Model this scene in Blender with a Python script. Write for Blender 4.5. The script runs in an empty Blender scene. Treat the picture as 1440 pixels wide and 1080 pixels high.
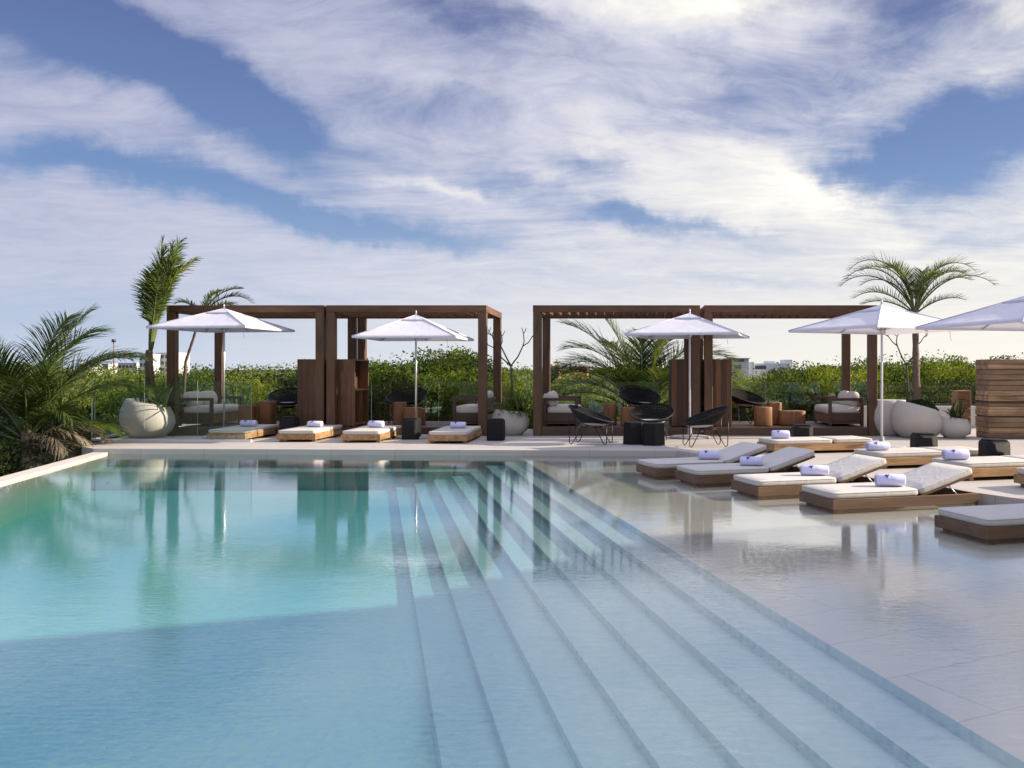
import bpy, math, random
import numpy as np
from mathutils import Vector, Matrix
R = math.radians
PI = math.pi
random.seed(7); rng = np.random.default_rng(7)
scene = bpy.context.scene
col = scene.collection
F, VX, HY, CZ = 1300.0, 875.0, 522.0, 1.55     # measured lens of the photograph, vanishing point, eye height
ZD, ZP = 0.10, 0.29                             # deck top, pergola platform top

def px(x, Y): return (x - VX) / F * Y
def pz(y, Y): return CZ + (HY - y) / F * Y

# ------------------------------------------------------------------ mesh collector
class MB:
    def __init__(s): s.v = []; s.f = []; s.sm = []
    def add(s, vs, fs, smooth=False, M=None):
        o = len(s.v)
        s.v += [tuple(M @ Vector(p)) if M else tuple(p) for p in vs]
        s.f += [tuple(i + o for i in f) for f in fs]; s.sm += [smooth] * len(fs)
        return s
    def box(s, x0, x1, y0, y1, z0, z1, b=0.0, M=None):
        if b <= 0:
            vs = [(x, y, z) for z in (z0, z1) for x, y in ((x0, y0), (x1, y0), (x1, y1), (x0, y1))]
            fs = [(3, 2, 1, 0), (4, 5, 6, 7), (0, 1, 5, 4), (1, 2, 6, 5), (2, 3, 7, 6), (3, 0, 4, 7)]
            return s.add(vs, fs, False, M)
        # bevelled box: three insets
        vs = []; 
        def ring(ix, z):
            return [(x0 + ix + b, y0 + ix, z), (x1 - ix - b, y0 + ix, z), (x1 - ix, y0 + ix + b, z), (x1 - ix, y1 - ix - b, z),
                    (x1 - ix - b, y1 - ix, z), (x0 + ix + b, y1 - ix, z), (x0 + ix, y1 - ix - b, z), (x0 + ix, y0 + ix + b, z)]
        vs = ring(b * .8, z0) + ring(0, z0 + b) + ring(0, z1 - b) + ring(b * .8, z1)
        fs = [tuple(range(7, -1, -1)), tuple(range(24, 32))]
        for k in range(3):
            for i in range(8):
                j = (i + 1) % 8
                fs.append((k * 8 + i, k * 8 + j, k * 8 + 8 + j, k * 8 + 8 + i))
        return s.add(vs, fs, False, M)
    def cushion(s, x0, x1, y0, y1, z0, z1, r=.05, M=None, puff=0.02, n=5):
        # soft rounded slab
        nx = 8; vs = []; prof = []
        for k in range(n + 1):
            a = -PI / 2 + PI * k / n
            prof.append((r * (1 - math.cos(a)), (z0 + z1) / 2 + (z1 - z0) / 2 * math.sin(a)))
        cx, cy = (x0 + x1) / 2, (y0 + y1) / 2; hx, hy = (x1 - x0) / 2, (y1 - y0) / 2
        N = 32
        for ins, z in prof:
            for i in range(N):
                t = 2 * PI * i / N; c, sn = math.cos(t), math.sin(t); e = .13
                vs.append((cx + (hx - ins) * math.copysign(abs(c) ** e, c), cy + (hy - ins) * math.copysign(abs(sn) ** e, sn), z))
        fs = []
        for k in range(n):
            for i in range(N):
                j = (i + 1) % N
                fs.append((k * N + i, k * N + j, (k + 1) * N + j, (k + 1) * N + i))
        o = len(vs); vs.append((cx, cy, z0)); vs.append((cx, cy, z1 + puff))
        inner = []
        for i in range(N):
            p = vs[n * N + i]; inner.append((cx + (p[0] - cx) * .6, cy + (p[1] - cy) * .6, z1 + puff * .8))
        oi = len(vs); vs += inner
        for i in range(N):
            j = (i + 1) % N
            fs.append((n * N + i, n * N + j, oi + j, oi + i)); fs.append((oi + i, oi + j, o + 1)); fs.append((j, i, o))
        return s.add(vs, fs, True, M)
    def tube(s, pts, rad, n=8, cap=True, M=None, smooth=True):
        pts = [Vector(p) for p in pts]
        if not hasattr(rad, '__len__'): rad = [rad] * len(pts)
        vs = []; fs = []; up = None
        for i, p in enumerate(pts):
            d = (pts[min(i + 1, len(pts) - 1)] - pts[max(i - 1, 0)]).normalized()
            if up is None: up = Vector((0, 0, 1)) if abs(d.z) < .9 else Vector((1, 0, 0))
            a = d.cross(up).normalized(); b = a.cross(d).normalized(); up = b
            for k in range(n):
                t = 2 * PI * k / n
                vs.append(p + (a * math.cos(t) + b * math.sin(t)) * rad[i])
        for i in range(len(pts) - 1):
            for k in range(n):
                j = (k + 1) % n
                fs.append((i * n + k, i * n + j, (i + 1) * n + j, (i + 1) * n + k))
        s.add(vs, fs, smooth, M)
        if cap:
            o = len(s.v) - len(vs)
            s.f.append(tuple(o + k for k in range(n - 1, -1, -1))); s.sm.append(False)
            s.f.append(tuple(o + (len(pts) - 1) * n + k for k in range(n))); s.sm.append(False)
        return s
    def lathe(s, prof, n=32, fn=None, M=None, smooth=True):
        vs = []; fs = []
        for r, z in prof:
            for k in range(n):
                t = 2 * PI * k / n; p = (r * math.cos(t), r * math.sin(t), z)
                vs.append(fn(*p) if fn else p)
        for i in range(len(prof) - 1):
            for k in range(n):
                j = (k + 1) % n
                fs.append((i * n + k, i * n + j, (i + 1) * n + j, (i + 1) * n + k))
        if prof[0][0] > 1e-4: fs.append(tuple(range(n - 1, -1, -1)))
        if prof[-1][0] > 1e-4: fs.append(tuple((len(prof) - 1) * n + k for k in range(n)))
        return s.add(vs, fs, smooth, M)
    def prism(s, poly, z0, z1, M=None):
        n = len(poly)
        vs = [(x, y, z0) for x, y in poly] + [(x, y, z1) for x, y in poly]
        fs = [tuple(range(n - 1, -1, -1)), tuple(range(n, 2 * n))] + [(i, (i + 1) % n, n + (i + 1) % n, n + i) for i in range(n)]
        return s.add(vs, fs, False, M)
    def build(s, name, mat, parent=None, loc=None):
        me = bpy.data.meshes.new(name); me.from_pydata([tuple(v) for v in s.v], [], s.f)
        me.polygons.foreach_set('use_smooth', s.sm); me.materials.append(mat); me.update()
        o = bpy.data.objects.new(name, me); col.objects.link(o)
        if parent: o.parent = parent
        if loc: o.location = loc
        return o

def quads_obj(name, V, mat, parent=None, nv=4):
    """V: (n,nv,3) array of separate polygons -> one mesh"""
    n = len(V); me = bpy.data.meshes.new(name)
    me.vertices.add(n * nv); me.vertices.foreach_set('co', V.reshape(-1).astype(np.float32))
    me.loops.add(n * nv); me.loops.foreach_set('vertex_index', np.arange(n * nv, dtype=np.int32))
    me.polygons.add(n); me.polygons.foreach_set('loop_start', np.arange(0, n * nv, nv, dtype=np.int32))
    me.update(calc_edges=True); me.validate(); me.materials.append(mat)
    o = bpy.data.objects.new(name, me); col.objects.link(o)
    if parent: o.parent = parent
    return o

def tag(o, label=None, cat=None, group=None, kind=None):
    if label: o['label'] = label
    if cat: o['category'] = cat
    if group: o['group'] = group
    if kind: o['kind'] = kind
    return o
def thing(name, label, cat, loc=(0, 0, 0), rz=0, group=None):
    o = bpy.data.objects.new(name, None); col.objects.link(o); o.location = loc; o.rotation_euler = (0, 0, rz)
    o.empty_display_size = .2
    return tag(o, label, cat, group)
def copy_tree(o, parent=None):
    c = o.copy(); col.objects.link(c)
    if parent: c.parent = parent
    for ch in list(o.children): copy_tree(ch, c)
    return c
def dup(root, label, loc, rz=0, scale=None):
    c = copy_tree(root); c['label'] = label; c.location = loc; c.rotation_euler = (0, 0, rz)
    if scale: c.scale = scale
    return c

# ------------------------------------------------------------------ node helpers
class N:
    def __init__(s, nt): s.nt = nt
    def n(s, t, **k):
        x = s.nt.nodes.new(t)
        for a, b in k.items():
            if a.startswith('i_'):
                key = a[2:]; key = int(key) if key.isdigit() else key
                s.put(x.inputs[key], b)
            else: setattr(x, a, b)
        return x
    def put(s, sock, v):
        if isinstance(v, bpy.types.NodeSocket): s.nt.links.new(v, sock)
        else: sock.default_value = v
    def m(s, op, a, b=0.0, c=0.0, clamp=False):
        x = s.nt.nodes.new('ShaderNodeMath'); x.operation = op; x.use_clamp = clamp
        s.put(x.inputs[0], a); s.put(x.inputs[1], b); s.put(x.inputs[2], c)
        return x.outputs[0]
    def noise(s, vec, scale, detail=4, rough=.55, dist=0.0, out='Fac'):
        x = s.nt.nodes.new('ShaderNodeTexNoise'); s.put(x.inputs['Vector'], vec); s.put(x.inputs['Scale'], scale)
        x.inputs['Detail'].default_value = detail; x.inputs['Roughness'].default_value = rough; x.inputs['Distortion'].default_value = dist
        return x.outputs[out]
    def mapv(s, vec, scale=(1, 1, 1), rot=(0, 0, 0), loc=(0, 0, 0)):
        x = s.nt.nodes.new('ShaderNodeMapping'); s.put(x.inputs['Vector'], vec)
        x.inputs['Scale'].default_value = scale; x.inputs['Rotation'].default_value = rot; x.inputs['Location'].default_value = loc
        return x.outputs[0]
    def ramp(s, fac, stops, interp='LINEAR'):
        x = s.nt.nodes.new('ShaderNodeValToRGB'); s.put(x.inputs[0], fac); r = x.color_ramp; r.interpolation = interp
        while len(r.elements) < len(stops): r.elements.new(.5)
        for e, (p, c) in zip(r.elements, stops): e.position = p; e.color = (*c, 1) if len(c) == 3 else c
        return x.outputs[0]
    def mix(s, fac, a, b, mode='MIX'):
        x = s.nt.nodes.new('ShaderNodeMix'); x.data_type = 'RGBA'; x.blend_type = mode
        s.put(x.inputs['Factor'], fac)
        s.put(x.inputs[6], (*a, 1) if isinstance(a, tuple) and len(a) == 3 else a)
        s.put(x.inputs[7], (*b, 1) if isinstance(b, tuple) and len(b) == 3 else b)
        return x.outputs[2]
    def bump(s, h, strength=.3, dist=.01, normal=None):
        x = s.nt.nodes.new('ShaderNodeBump'); x.inputs['Strength'].default_value = strength; x.inputs['Distance'].default_value = dist
        s.put(x.inputs['Height'], h)
        if normal: s.put(x.inputs['Normal'], normal)
        return x.outputs[0]

def newmat(name):
    m = bpy.data.materials.new(name); m.use_nodes = True; nt = m.node_tree; nt.nodes.clear()
    k = N(nt); out = k.n('ShaderNodeOutputMaterial'); return m, k, out
def principled(k, out, color, rough=.6, normal=None, metallic=0, spec=.5, sub=None, trans=None):
    b = k.n('ShaderNodeBsdfPrincipled')
    k.put(b.inputs['Base Color'], (*color, 1) if isinstance(color, tuple) and len(color) == 3 else color)
    k.put(b.inputs['Roughness'], rough); b.inputs['Metallic'].default_value = metallic
    b.inputs['Specular IOR Level'].default_value = spec
    if normal: k.put(b.inputs['Normal'], normal)
    sh = b.outputs[0]
    if trans:
        t = k.n('ShaderNodeBsdfTranslucent'); k.put(t.inputs[0], trans[1]); a = k.n('ShaderNodeMixShader')
        a.inputs[0].default_value = trans[0]; k.put(a.inputs[1], sh); k.put(a.inputs[2], t.outputs[0]); sh = a.outputs[0]
    k.put(out.inputs['Surface'], sh); return b
def coords(k, kind='Object'):
    return k.n('ShaderNodeTexCoord').outputs[kind]
def rnd(k): return k.n('ShaderNodeObjectInfo').outputs['Random']

def wood(name, dark, light, axis='x', scale=1.0, rough=.55, planks=None, contrast=1.0, bump=.4):
    m, k, out = newmat(name); c = coords(k)
    off = k.n('ShaderNodeCombineXYZ', i_0=k.m('MULTIPLY', rnd(k), 7.0), i_1=k.m('MULTIPLY', rnd(k), 13.0))
    c2 = k.n('ShaderNodeVectorMath', operation='ADD', i_0=c, i_1=off.outputs[0]).outputs[0]
    sc = {'x': (1.2, 14, 14), 'y': (14, 1.2, 14), 'z': (14, 14, 1.2)}[axis]
    v = k.mapv(c2, tuple(a * scale for a in sc))
    n1 = k.noise(v, 1.0, 6, .65, 1.2); n2 = k.noise(k.mapv(c2, (1.3, 1.3, 1.3)), 1.6, 3, .5)
    fine = k.noise(k.mapv(c2, tuple(a * scale * 5 for a in sc)), 1.0, 3, .6)
    f = k.m('ADD', k.m('MULTIPLY', n1, .75 * contrast), k.m('MULTIPLY', n2, .35)); f = k.m('SUBTRACT', f, .08 + .3 * (contrast - 1))
    f = k.m('ADD', f, k.m('MULTIPLY', k.m('SUBTRACT', fine, .5), .35), clamp=True)
    cc = k.ramp(f, [(.2, dark), (.5, tuple((a * .5 + b * .5) for a, b in zip(dark, light))), (.78, light)])
    h = k.m('ADD', n1, k.m('MULTIPLY', fine, .5))
    if planks:
        ax, w, tone = planks
        sep = k.n('ShaderNodeSeparateXYZ', i_0=c).outputs[ax]
        p = k.m('DIVIDE', sep, w); fr = k.m('FRACT', p); fl = k.m('FLOOR', p)
        g = k.m('LESS_THAN', fr, .05)
        wn = k.n('ShaderNodeTexWhiteNoise', noise_dimensions='1D', i_W=k.m('ADD', fl, k.m('MULTIPLY', rnd(k), 9.0))).outputs['Value']
        cc = k.mix(k.m('MULTIPLY', wn, tone), cc, tuple(a * .35 for a in dark))
        cc = k.mix(k.m('MULTIPLY', g, .85), cc, (.006, .004, .003))
        h = k.m('SUBTRACT', h, k.m('MULTIPLY', g, 2.0))
    principled(k, out, cc, rough, k.bump(h, bump, .006)); return m

M = {}
M['pergola_wood'] = wood('dark_hardwood', (.038, .018, .008), (.175, .084, .036), 'z', .5)
M['pergola_beam'] = wood('dark_hardwood_beam', (.040, .019, .008), (.19, .090, .038), 'x', .5)
M['joist_wood'] = wood('hardwood_joist', (.06, .024, .011), (.25, .105, .045), 'y', .6)
M['platform_wood'] = wood('platform_boards', (.05, .026, .017), (.17, .095, .06), 'x', .7, planks=(1, .14, .5))
M['cabinet_wood'] = wood('cabinet_boards', (.055, .023, .009), (.32, .140, .055), 'z', .8, planks=(0, .125, .75))
M['sofa_wood'] = wood('sofa_timber', (.030, .015, .009), (.12, .062, .036), 'x', .8)
M['teak'] = wood('teak_lounger_wood', (.09, .040, .014), (.54, .32, .14), 'x', 1.25, contrast=1.55)
M['wet_wood'] = wood('brown_lounger_wood', (.070, .034, .016), (.20, .118, .060), 'x', .5)
M['stump'] = wood('stump_wood', (.10, .036, .012), (.36, .165, .060), 'z', .8)
M['crate'] = wood('rough_sawn_timber', (.10, .050, .024), (.70, .46, .25), 'x', .35, planks=(2, .115, .6), contrast=1.6, bump=.8)
M['post_rough'] = wood('rough_post_timber', (.09, .042, .02), (.42, .24, .12), 'x', .7, contrast=1.3)

def fabric(name, c1, c2, rough=.9, sc=60):
    m, k, out = newmat(name); c = coords(k)
    n = k.noise(c, 2.5, 4, .6); f = k.noise(c, sc, 2, .6); w = k.noise(k.mapv(c, (1, 1, 1)), 5, 3, .5, 1.5)
    cc = k.mix(n, c1, c2)
    h = k.m('ADD', k.m('MULTIPLY', f, .15), k.m('MULTIPLY', w, 1.0))
    principled(k, out, cc, rough, k.bump(h, .38, .022), spec=.2); return m
M['mattress'] = fabric('grey_beige_mattress_cloth', (.52, .49, .45), (.62, .59, .54))
M['cushion'] = fabric('cream_cushion_cloth', (.60, .55, .47), (.72, .67, .60))
M['pillow'] = fabric('striped_pillow_cloth', (.52, .46, .42), (.66, .60, .56))
M['chair_pad'] = fabric('pale_seat_pad', (.42, .41, .42), (.55, .54, .55))
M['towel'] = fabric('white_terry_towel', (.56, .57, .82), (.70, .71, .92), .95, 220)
m, k, out = newmat('canopy_cloth'); c = coords(k)
n = k.noise(c, 3, 3, .5, 1.0)
principled(k, out, k.mix(n, (.70, .70, .78), (.77, .77, .83)), .8, k.bump(k.noise(c, 1.6, 3, .5, 2.0), .35, .05), spec=.2, trans=(.22, (.74, .72, .76, 1))); M['canopy'] = m
m, k, out = newmat('dark_logo'); principled(k, out, (.03, .04, .16), .9); M['logo'] = m
def simple(name, c, rough=.5, metallic=0, ns=8, var=.25, bmp=0, spec=.5):
    m, k, out = newmat(name); co = coords(k); n = k.noise(co, ns, 4, .6)
    cc = k.mix(n, tuple(a * (1 - var) for a in c), tuple(min(1, a * (1 + var)) for a in c))
    principled(k, out, cc, rough, k.bump(n, bmp, .02) if bmp else None, metallic, spec); return m
M['metal'] = simple('brushed_aluminium', (.55, .55, .58), .35, .9, 20, .1)
M['white_metal'] = simple('white_powder_coat', (.70, .70, .72), .4, 0, 10, .05)
M['black_metal'] = simple('black_steel_rod', (.012, .012, .013), .4, .3)
M['base_stone'] = simple('grey_umbrella_base', (.36, .35, .35), .7, 0, 12, .15, .2)
M['black_table'] = simple('black_stone_table', (.008, .0085, .010), .6, 0, 14, .3, .3, .25)
M['planter'] = simple('pale_fibrestone', (.50, .46, .41), .75, 0, 3.5, .10, .15)
M['soil'] = simple('dark_soil', (.03, .02, .014), .95, 0, 30, .4, .5)
M['white_wall'] = simple('white_render_wall', (.55, .53, .50), .85, 0, 2, .06, .1)
M['white_house'] = simple('white_house_render', (.60, .61, .63), .85, 0, .3, .08)
M['pink_house'] = simple('far_pinkish_render', (.52, .48, .47), .85, 0, .3, .08)
M['terracotta'] = simple('terracotta_render', (.55, .25, .13), .85, 0, .5, .2)
M['dark_glass'] = simple('dark_window_glass', (.05, .06, .075), .2, 0, 3, .3)
M['bark'] = simple('palm_bark', (.13, .095, .07), .9, 0, 14, .5, .8)
M['green_stem'] = simple('green_palm_stem', (.10, .13, .035), .6, 0, 10, .35, .3)
M['branch'] = simple('grey_bark', (.085, .065, .05), .9, 0, 12, .4, .6)
# wicker: woven black strands
m, k, out = newmat('black_wicker'); c = coords(k)
wv = k.n('ShaderNodeTexWave', i_0=c, bands_direction='DIAGONAL'); wv.inputs['Scale'].default_value = 30
n = k.noise(c, 60, 2, .5)
principled(k, out, k.mix(n, (.006, .006, .007), (.022, .021, .022)), .6, k.bump(k.m('ADD', wv.outputs['Fac'], n), .7, .008), spec=.25); M['wicker'] = m

def leafmat(name, c1, c2, c3, tr=.35, trc=(.20, .30, .02), rough=.6, sc=1.2):
    m, k, out = newmat(name); c = coords(k)
    n = k.noise(c, sc, 3, .6); n2 = k.noise(c, 9.0, 2, .6)
    f = k.m('ADD', k.m('MULTIPLY', n, .72), k.m('MULTIPLY', n2, .28)); f = k.m('ADD', f, k.m('MULTIPLY', k.m('SUBTRACT', rnd(k), .5), .30))
    cc = k.ramp(f, [(.36, c1), (.5, c2), (.66, c3)])
    t = k.mix(1.0, cc, (1.5, 1.5, .5), 'MULTIPLY')
    principled(k, out, cc, rough, spec=.18, trans=(tr, t)); return m
M['leaf_tree'] = leafmat('sea_grape_leaf', (.014, .027, .006), (.064, .106, .014), (.225, .25, .03))
M['leaf_dark'] = leafmat('dark_shrub_leaf', (.018, .032, .010), (.040, .065, .018), (.085, .11, .03), .2)
M['leaf_strap'] = leafmat('strap_leaf', (.020, .040, .012), (.05, .085, .022), (.14, .18, .05), .25)
M['palm_green'] = leafmat('palm_leaflet', (.028, .048, .012), (.072, .104, .022), (.18, .20, .045), .3)
M['palm_lime'] = leafmat('lime_palm_leaflet', (.05, .09, .015), (.12, .18, .025), (.28, .33, .05), .35)
M['palm_dry'] = leafmat('dry_palm_leaflet', (.11, .095, .07), (.20, .17, .13), (.33, .29, .22), .2)
M['far_wood'] = leafmat('far_forest_leaf', (.012, .024, .007), (.046, .078, .015), (.15, .178, .032), .28, sc=.25)

# ------------------------------------------------------------------ camera, sun, sky
cam = bpy.data.cameras.new('camera'); co = bpy.data.objects.new('camera', cam); col.objects.link(co)
co.location = (0, 0, CZ); co.rotation_euler = (R(90), 0, 0)
cam.sensor_width = 36; cam.lens = F / 1440 * 36; cam.shift_x = -(VX - 720) / 1440; cam.shift_y = -(540 - HY) / 1440
cam.clip_end = 6000; cam.clip_start = .05; scene.camera = co
AZ, EL = 6.0, 24.0
sd = Vector((math.cos(R(AZ)) * math.cos(R(EL)), math.sin(R(AZ)) * math.cos(R(EL)), math.sin(R(EL))))
sl = bpy.data.lights.new('sun', 'SUN'); so = bpy.data.objects.new('sun', sl); col.objects.link(so)
sl.energy = 5.0; sl.angle = R(.6); sl.color = (1.0, .86, .68)
so.rotation_euler = (-sd).to_track_quat('-Z', 'Y').to_euler(); so.location = (20, 5, 20)

w = bpy.data.worlds.new('World'); scene.world = w; w.use_nodes = True; w.node_tree.nodes.clear(); k = N(w.node_tree)
wout = k.n('ShaderNodeOutputWorld'); bg = k.n('ShaderNodeBackground'); k.put(wout.inputs[0], bg.outputs[0])
sky = k.n('ShaderNodeTexSky', sky_type='NISHITA'); sky.sun_disc = False; sky.sun_elevation = R(EL); sky.sun_rotation = R(90 - AZ)
sky.air_density = 1.0; sky.dust_density = .8; sky.ozone_density = 2.5
gen = k.n('ShaderNodeTexCoord').outputs['Generated']
sx = k.n('ShaderNodeSeparateXYZ', i_0=gen); X_, Y_, Z_ = sx.outputs
az = k.m('ARCTAN2', X_, Y_); el = k.m('ARCSINE', Z_)
# cloud plane coordinates (flat layer seen in perspective)
dz = k.m('ADD', k.m('MAXIMUM', Z_, 0.0), .10)
cx = k.m('DIVIDE', X_, dz); cy = k.m('DIVIDE', Y_, dz)
cv = k.n('ShaderNodeCombineXYZ', i_0=cx, i_1=cy).outputs[0]
warp = k.noise(cv, .35, 3, .5, 0.0, 'Color')
wsub = k.n('ShaderNodeVectorMath', operation='SUBTRACT', i_0=warp, i_1=(.5, .5, .5)).outputs[0]
wsc = k.n('ShaderNodeVectorMath', operation='SCALE', i_0=wsub, i_Scale=1.6).outputs[0]
cvw = k.n('ShaderNodeVectorMath', operation='ADD', i_0=cv, i_1=wsc).outputs[0]
n_big = k.noise(k.mapv(cvw, (1.0, .55, 1), (0, 0, R(28))), .55, 5, .55, .5)
n_wisp = k.noise(k.mapv(cvw, (.9, 1.9, 1), (0, 0, R(-24))), 1.3, 7, .62, .7)
n_fine = k.noise(k.mapv(cvw, (1.0, 1.5, 1)), 4.5, 8, .68, .6)
n_puff = k.noise(k.mapv(gen, (1, 1, 2.2)), 9.0, 8, .62, .3)
# angular warp for the openings in the cloud
wa = k.noise(gen, 3.2, 4, .6, 0.0, 'Color'); ws = k.n('ShaderNodeSeparateXYZ', i_0=wa).outputs
wa2 = k.noise(gen, 13.0, 5, .65, 0.0, 'Color'); ws2 = k.n('ShaderNodeSeparateXYZ', i_0=wa2).outputs
azw = k.m('ADD', k.m('ADD', az, k.m('MULTIPLY', k.m('SUBTRACT', ws[0], .5), .22)), k.m('MULTIPLY', k.m('SUBTRACT', ws2[0], .5), .09))
elw = k.m('ADD', k.m('ADD', el, k.m('MULTIPLY', k.m('SUBTRACT', ws[1], .5), .10)), k.m('MULTIPLY', k.m('SUBTRACT', ws2[1], .5), .045))
def blob(xp, yp, rx, ry, ang, amp):
    a0 = math.atan((xp - VX) / F); e0 = math.atan((HY - yp) / F * math.cos(a0))
    dx = k.m('SUBTRACT', azw, a0); dy = k.m('SUBTRACT', elw, e0); c, s = math.cos(R(ang)), math.sin(R(ang))
    u = k.m('DIVIDE', k.m('ADD', k.m('MULTIPLY', dx, c), k.m('MULTIPLY', dy, s)), rx / F)
    v = k.m('DIVIDE', k.m('ADD', k.m('MULTIPLY', dx, -s), k.m('MULTIPLY', dy, c)), ry / F)
    r2 = k.m('ADD', k.m('MULTIPLY', u, u), k.m('MULTIPLY', v, v))
    return k.m('MULTIPLY', k.m('EXPONENT', k.m('MULTIPLY', r2, -1.0)), amp)
holes = [(90, 40, 170, 50, -20, 1.0), (270, 115, 240, 36, -24, 1.1), (370, 160, 90, 26, -30, .4),
         (300, 268, 330, 20, -6, .85), (520, 305, 190, 16, -12, .55), (40, 240, 120, 16, 0, .5),
         (1390, 200, 190, 62, 12, 1.35), (1250, 215, 110, 22, 18, .5), (1200, 95, 300, 50, 14, .55), (700, 20, 160, 26, 0, .6),
         (930, 312, 150, 15, -8, .75), (1130, 25, 200, 22, -8, .5), (560, 145, 130, 30, 5, .30), (700, 255, 200, 18, -12, .35), (150, 455, 300, 34, 0, .45),
         (800, 235, 60, 16, -15, .45), (1400, 330, 120, 14, 0, .35), (1050, 388, 150, 10, 0, .3), (450, 400, 120, 12, 0, .3)]
acc = None
for h in holes:
    b = blob(*h); acc = b if acc is None else k.m('ADD', acc, b)
puffs = [(930, 20, 190, 34, -6, .8), (1050, 8, 60, 20, 0, .5), (1130, 255, 150, 30, -24, .55), (650, 262, 40, 8, -10, .6), (1060, 290, 200, 26, 10, .3), (1400, 30, 60, 25, 0, .5), (860, 215, 240, 50, -18, .35)]
pac = None
for h in puffs:
    b = blob(*h); pac = b if pac is None else k.m('ADD', pac, b)
tex = k.m('ADD', k.m('MULTIPLY', k.m('SUBTRACT', n_wisp, .5), 1.15), k.m('MULTIPLY', k.m('SUBTRACT', n_fine, .5), .7))
calm = k.n('ShaderNodeMapRange', i_Value=el); calm.inputs['From Min'].default_value = .03; calm.inputs['From Max'].default_value = .26; calm.inputs['To Min'].default_value = .22
tex = k.m('ADD', tex, k.m('MULTIPLY', k.m('SUBTRACT', n_big, .5), .8)); tex = k.m('MULTIPLY', tex, calm.outputs[0])
dens = k.m('SUBTRACT', k.m('ADD', .86, tex), acc)
dens = k.m('ADD', dens, k.m('MULTIPLY', pac, k.m('MULTIPLY', n_puff, 1.5)))
ss = k.n('ShaderNodeMapRange', interpolation_type='SMOOTHSTEP', i_Value=dens); ss.inputs['From Min'].default_value = -.06; ss.inputs['From Max'].default_value = 1.05
ss.inputs['To Max'].default_value = .97
dens = ss.outputs[0]
# haze towards the horizon keeps the lower sky pale
hz = k.m('EXPONENT', k.m('MULTIPLY', k.m('MAXIMUM', el, 0.0), -16.0))
SKY_S = .068
side = k.n('ShaderNodeMapRange', i_Value=az); side.inputs['From Min'].default_value = -.55; side.inputs['From Max'].default_value = .35
upf = k.n('ShaderNodeMapRange', i_Value=el); upf.inputs['From Min'].default_value = .03; upf.inputs['From Max'].default_value = .38
lit = k.m('ADD', k.m('MULTIPLY', side.outputs[0], .45), k.m('MULTIPLY', k.m('SUBTRACT', 1.0, upf.outputs[0]), .40))
lit = k.m('ADD', lit, k.m('MULTIPLY', k.m('MULTIPLY', k.m('SUBTRACT', n_fine, .5), .6), calm.outputs[0])); lit = k.m('ADD', lit, k.m('MULTIPLY', k.m('MULTIPLY', k.m('SUBTRACT', n_wisp, .5), .4), calm.outputs[0]))
lit = k.m('ADD', lit, k.m('MULTIPLY', pac, k.m('MULTIPLY', n_puff, 1.1)), clamp=True)
ccol = k.ramp(lit, [(0.0, (3.2, 3.5, 5.1)), (.45, (5.4, 5.5, 6.6)), (.8, (7.9, 7.7, 7.5)), (1.0, (9.8, 9.3, 8.5))])
hcol = k.ramp(side.outputs[0], [(0.0, (4.8, 5.6, 6.9)), (.55, (7.4, 7.5, 7.2)), (1.0, (8.8, 8.2, 7.0))])
blue = k.ramp(upf.outputs[0], [(0.0, (2.5, 3.9, 6.4)), (.45, (1.25, 2.2, 4.7)), (1.0, (.80, 1.0, 2.8))])
skyc = k.mix(.72, sky.outputs[0], blue)
allc = k.mix(dens, skyc, ccol); allc = k.mix(k.m('MULTIPLY', hz, .8), allc, hcol)
zen = k.n('ShaderNodeMapRange', interpolation_type='SMOOTHSTEP', i_Value=el); zen.inputs['From Min'].default_value = .42; zen.inputs['From Max'].default_value = .9
zen.inputs['To Min'].default_value = 1.0; zen.inputs['To Max'].default_value = 1.9
allc = k.n('ShaderNodeVectorMath', operation='SCALE', i_0=allc, i_Scale=zen.outputs[0]).outputs[0]
k.put(bg.inputs[0], allc); bg.inputs[1].default_value = SKY_S

# ------------------------------------------------------------------ ground, far wood, pool, deck
m, k, out = newmat('ground_soil'); c = coords(k); n = k.noise(c, .8, 6, .6)
principled(k, out, k.mix(n, (.02, .025, .01), (.07, .075, .03)), .95, k.bump(n, .5, .2)); M['ground'] = m
tag(MB().add([(-3000, -400, -3.6), (3000, -400, -3.6), (3000, 5000, -3.6), (-3000, 5000, -3.6)], [(0, 1, 2, 3)]).build('ground', M['ground']), kind='structure')

PE = [(-9.62, 17.3), (1.0, 16.85), (4.72, 10.15), (11.0, -1.2)]        # pool edge towards the deck
lx = lambda Y: -9.62 - .243 * (Y - 17.3)                              # inner face of the left coping
m, k, out = newmat('deck_limestone'); c = coords(k)
br = k.n('ShaderNodeTexBrick', i_0=k.mapv(c, (1, 1, 1))); br.offset = .5
for a, b in (('Scale', 1.0), ('Mortar Size', .006), ('Brick Width', 1.2), ('Row Height', .6)): br.inputs[a].default_value = b
br.inputs['Color1'].default_value = (.50, .46, .41, 1); br.inputs['Color2'].default_value = (.44, .41, .37, 1); br.inputs['Mortar'].default_value = (.26, .24, .22, 1)
n = k.noise(c, 1.2, 6, .65); n2 = k.noise(c, 18, 4, .6)
fx = k.n('ShaderNodeVectorMath', operation='SNAP', i_0=c, i_1=(.6, .6, 10)).outputs[0]
wn = k.n('ShaderNodeTexWhiteNoise', noise_dimensions='2D', i_0=fx).outputs['Value']
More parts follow.
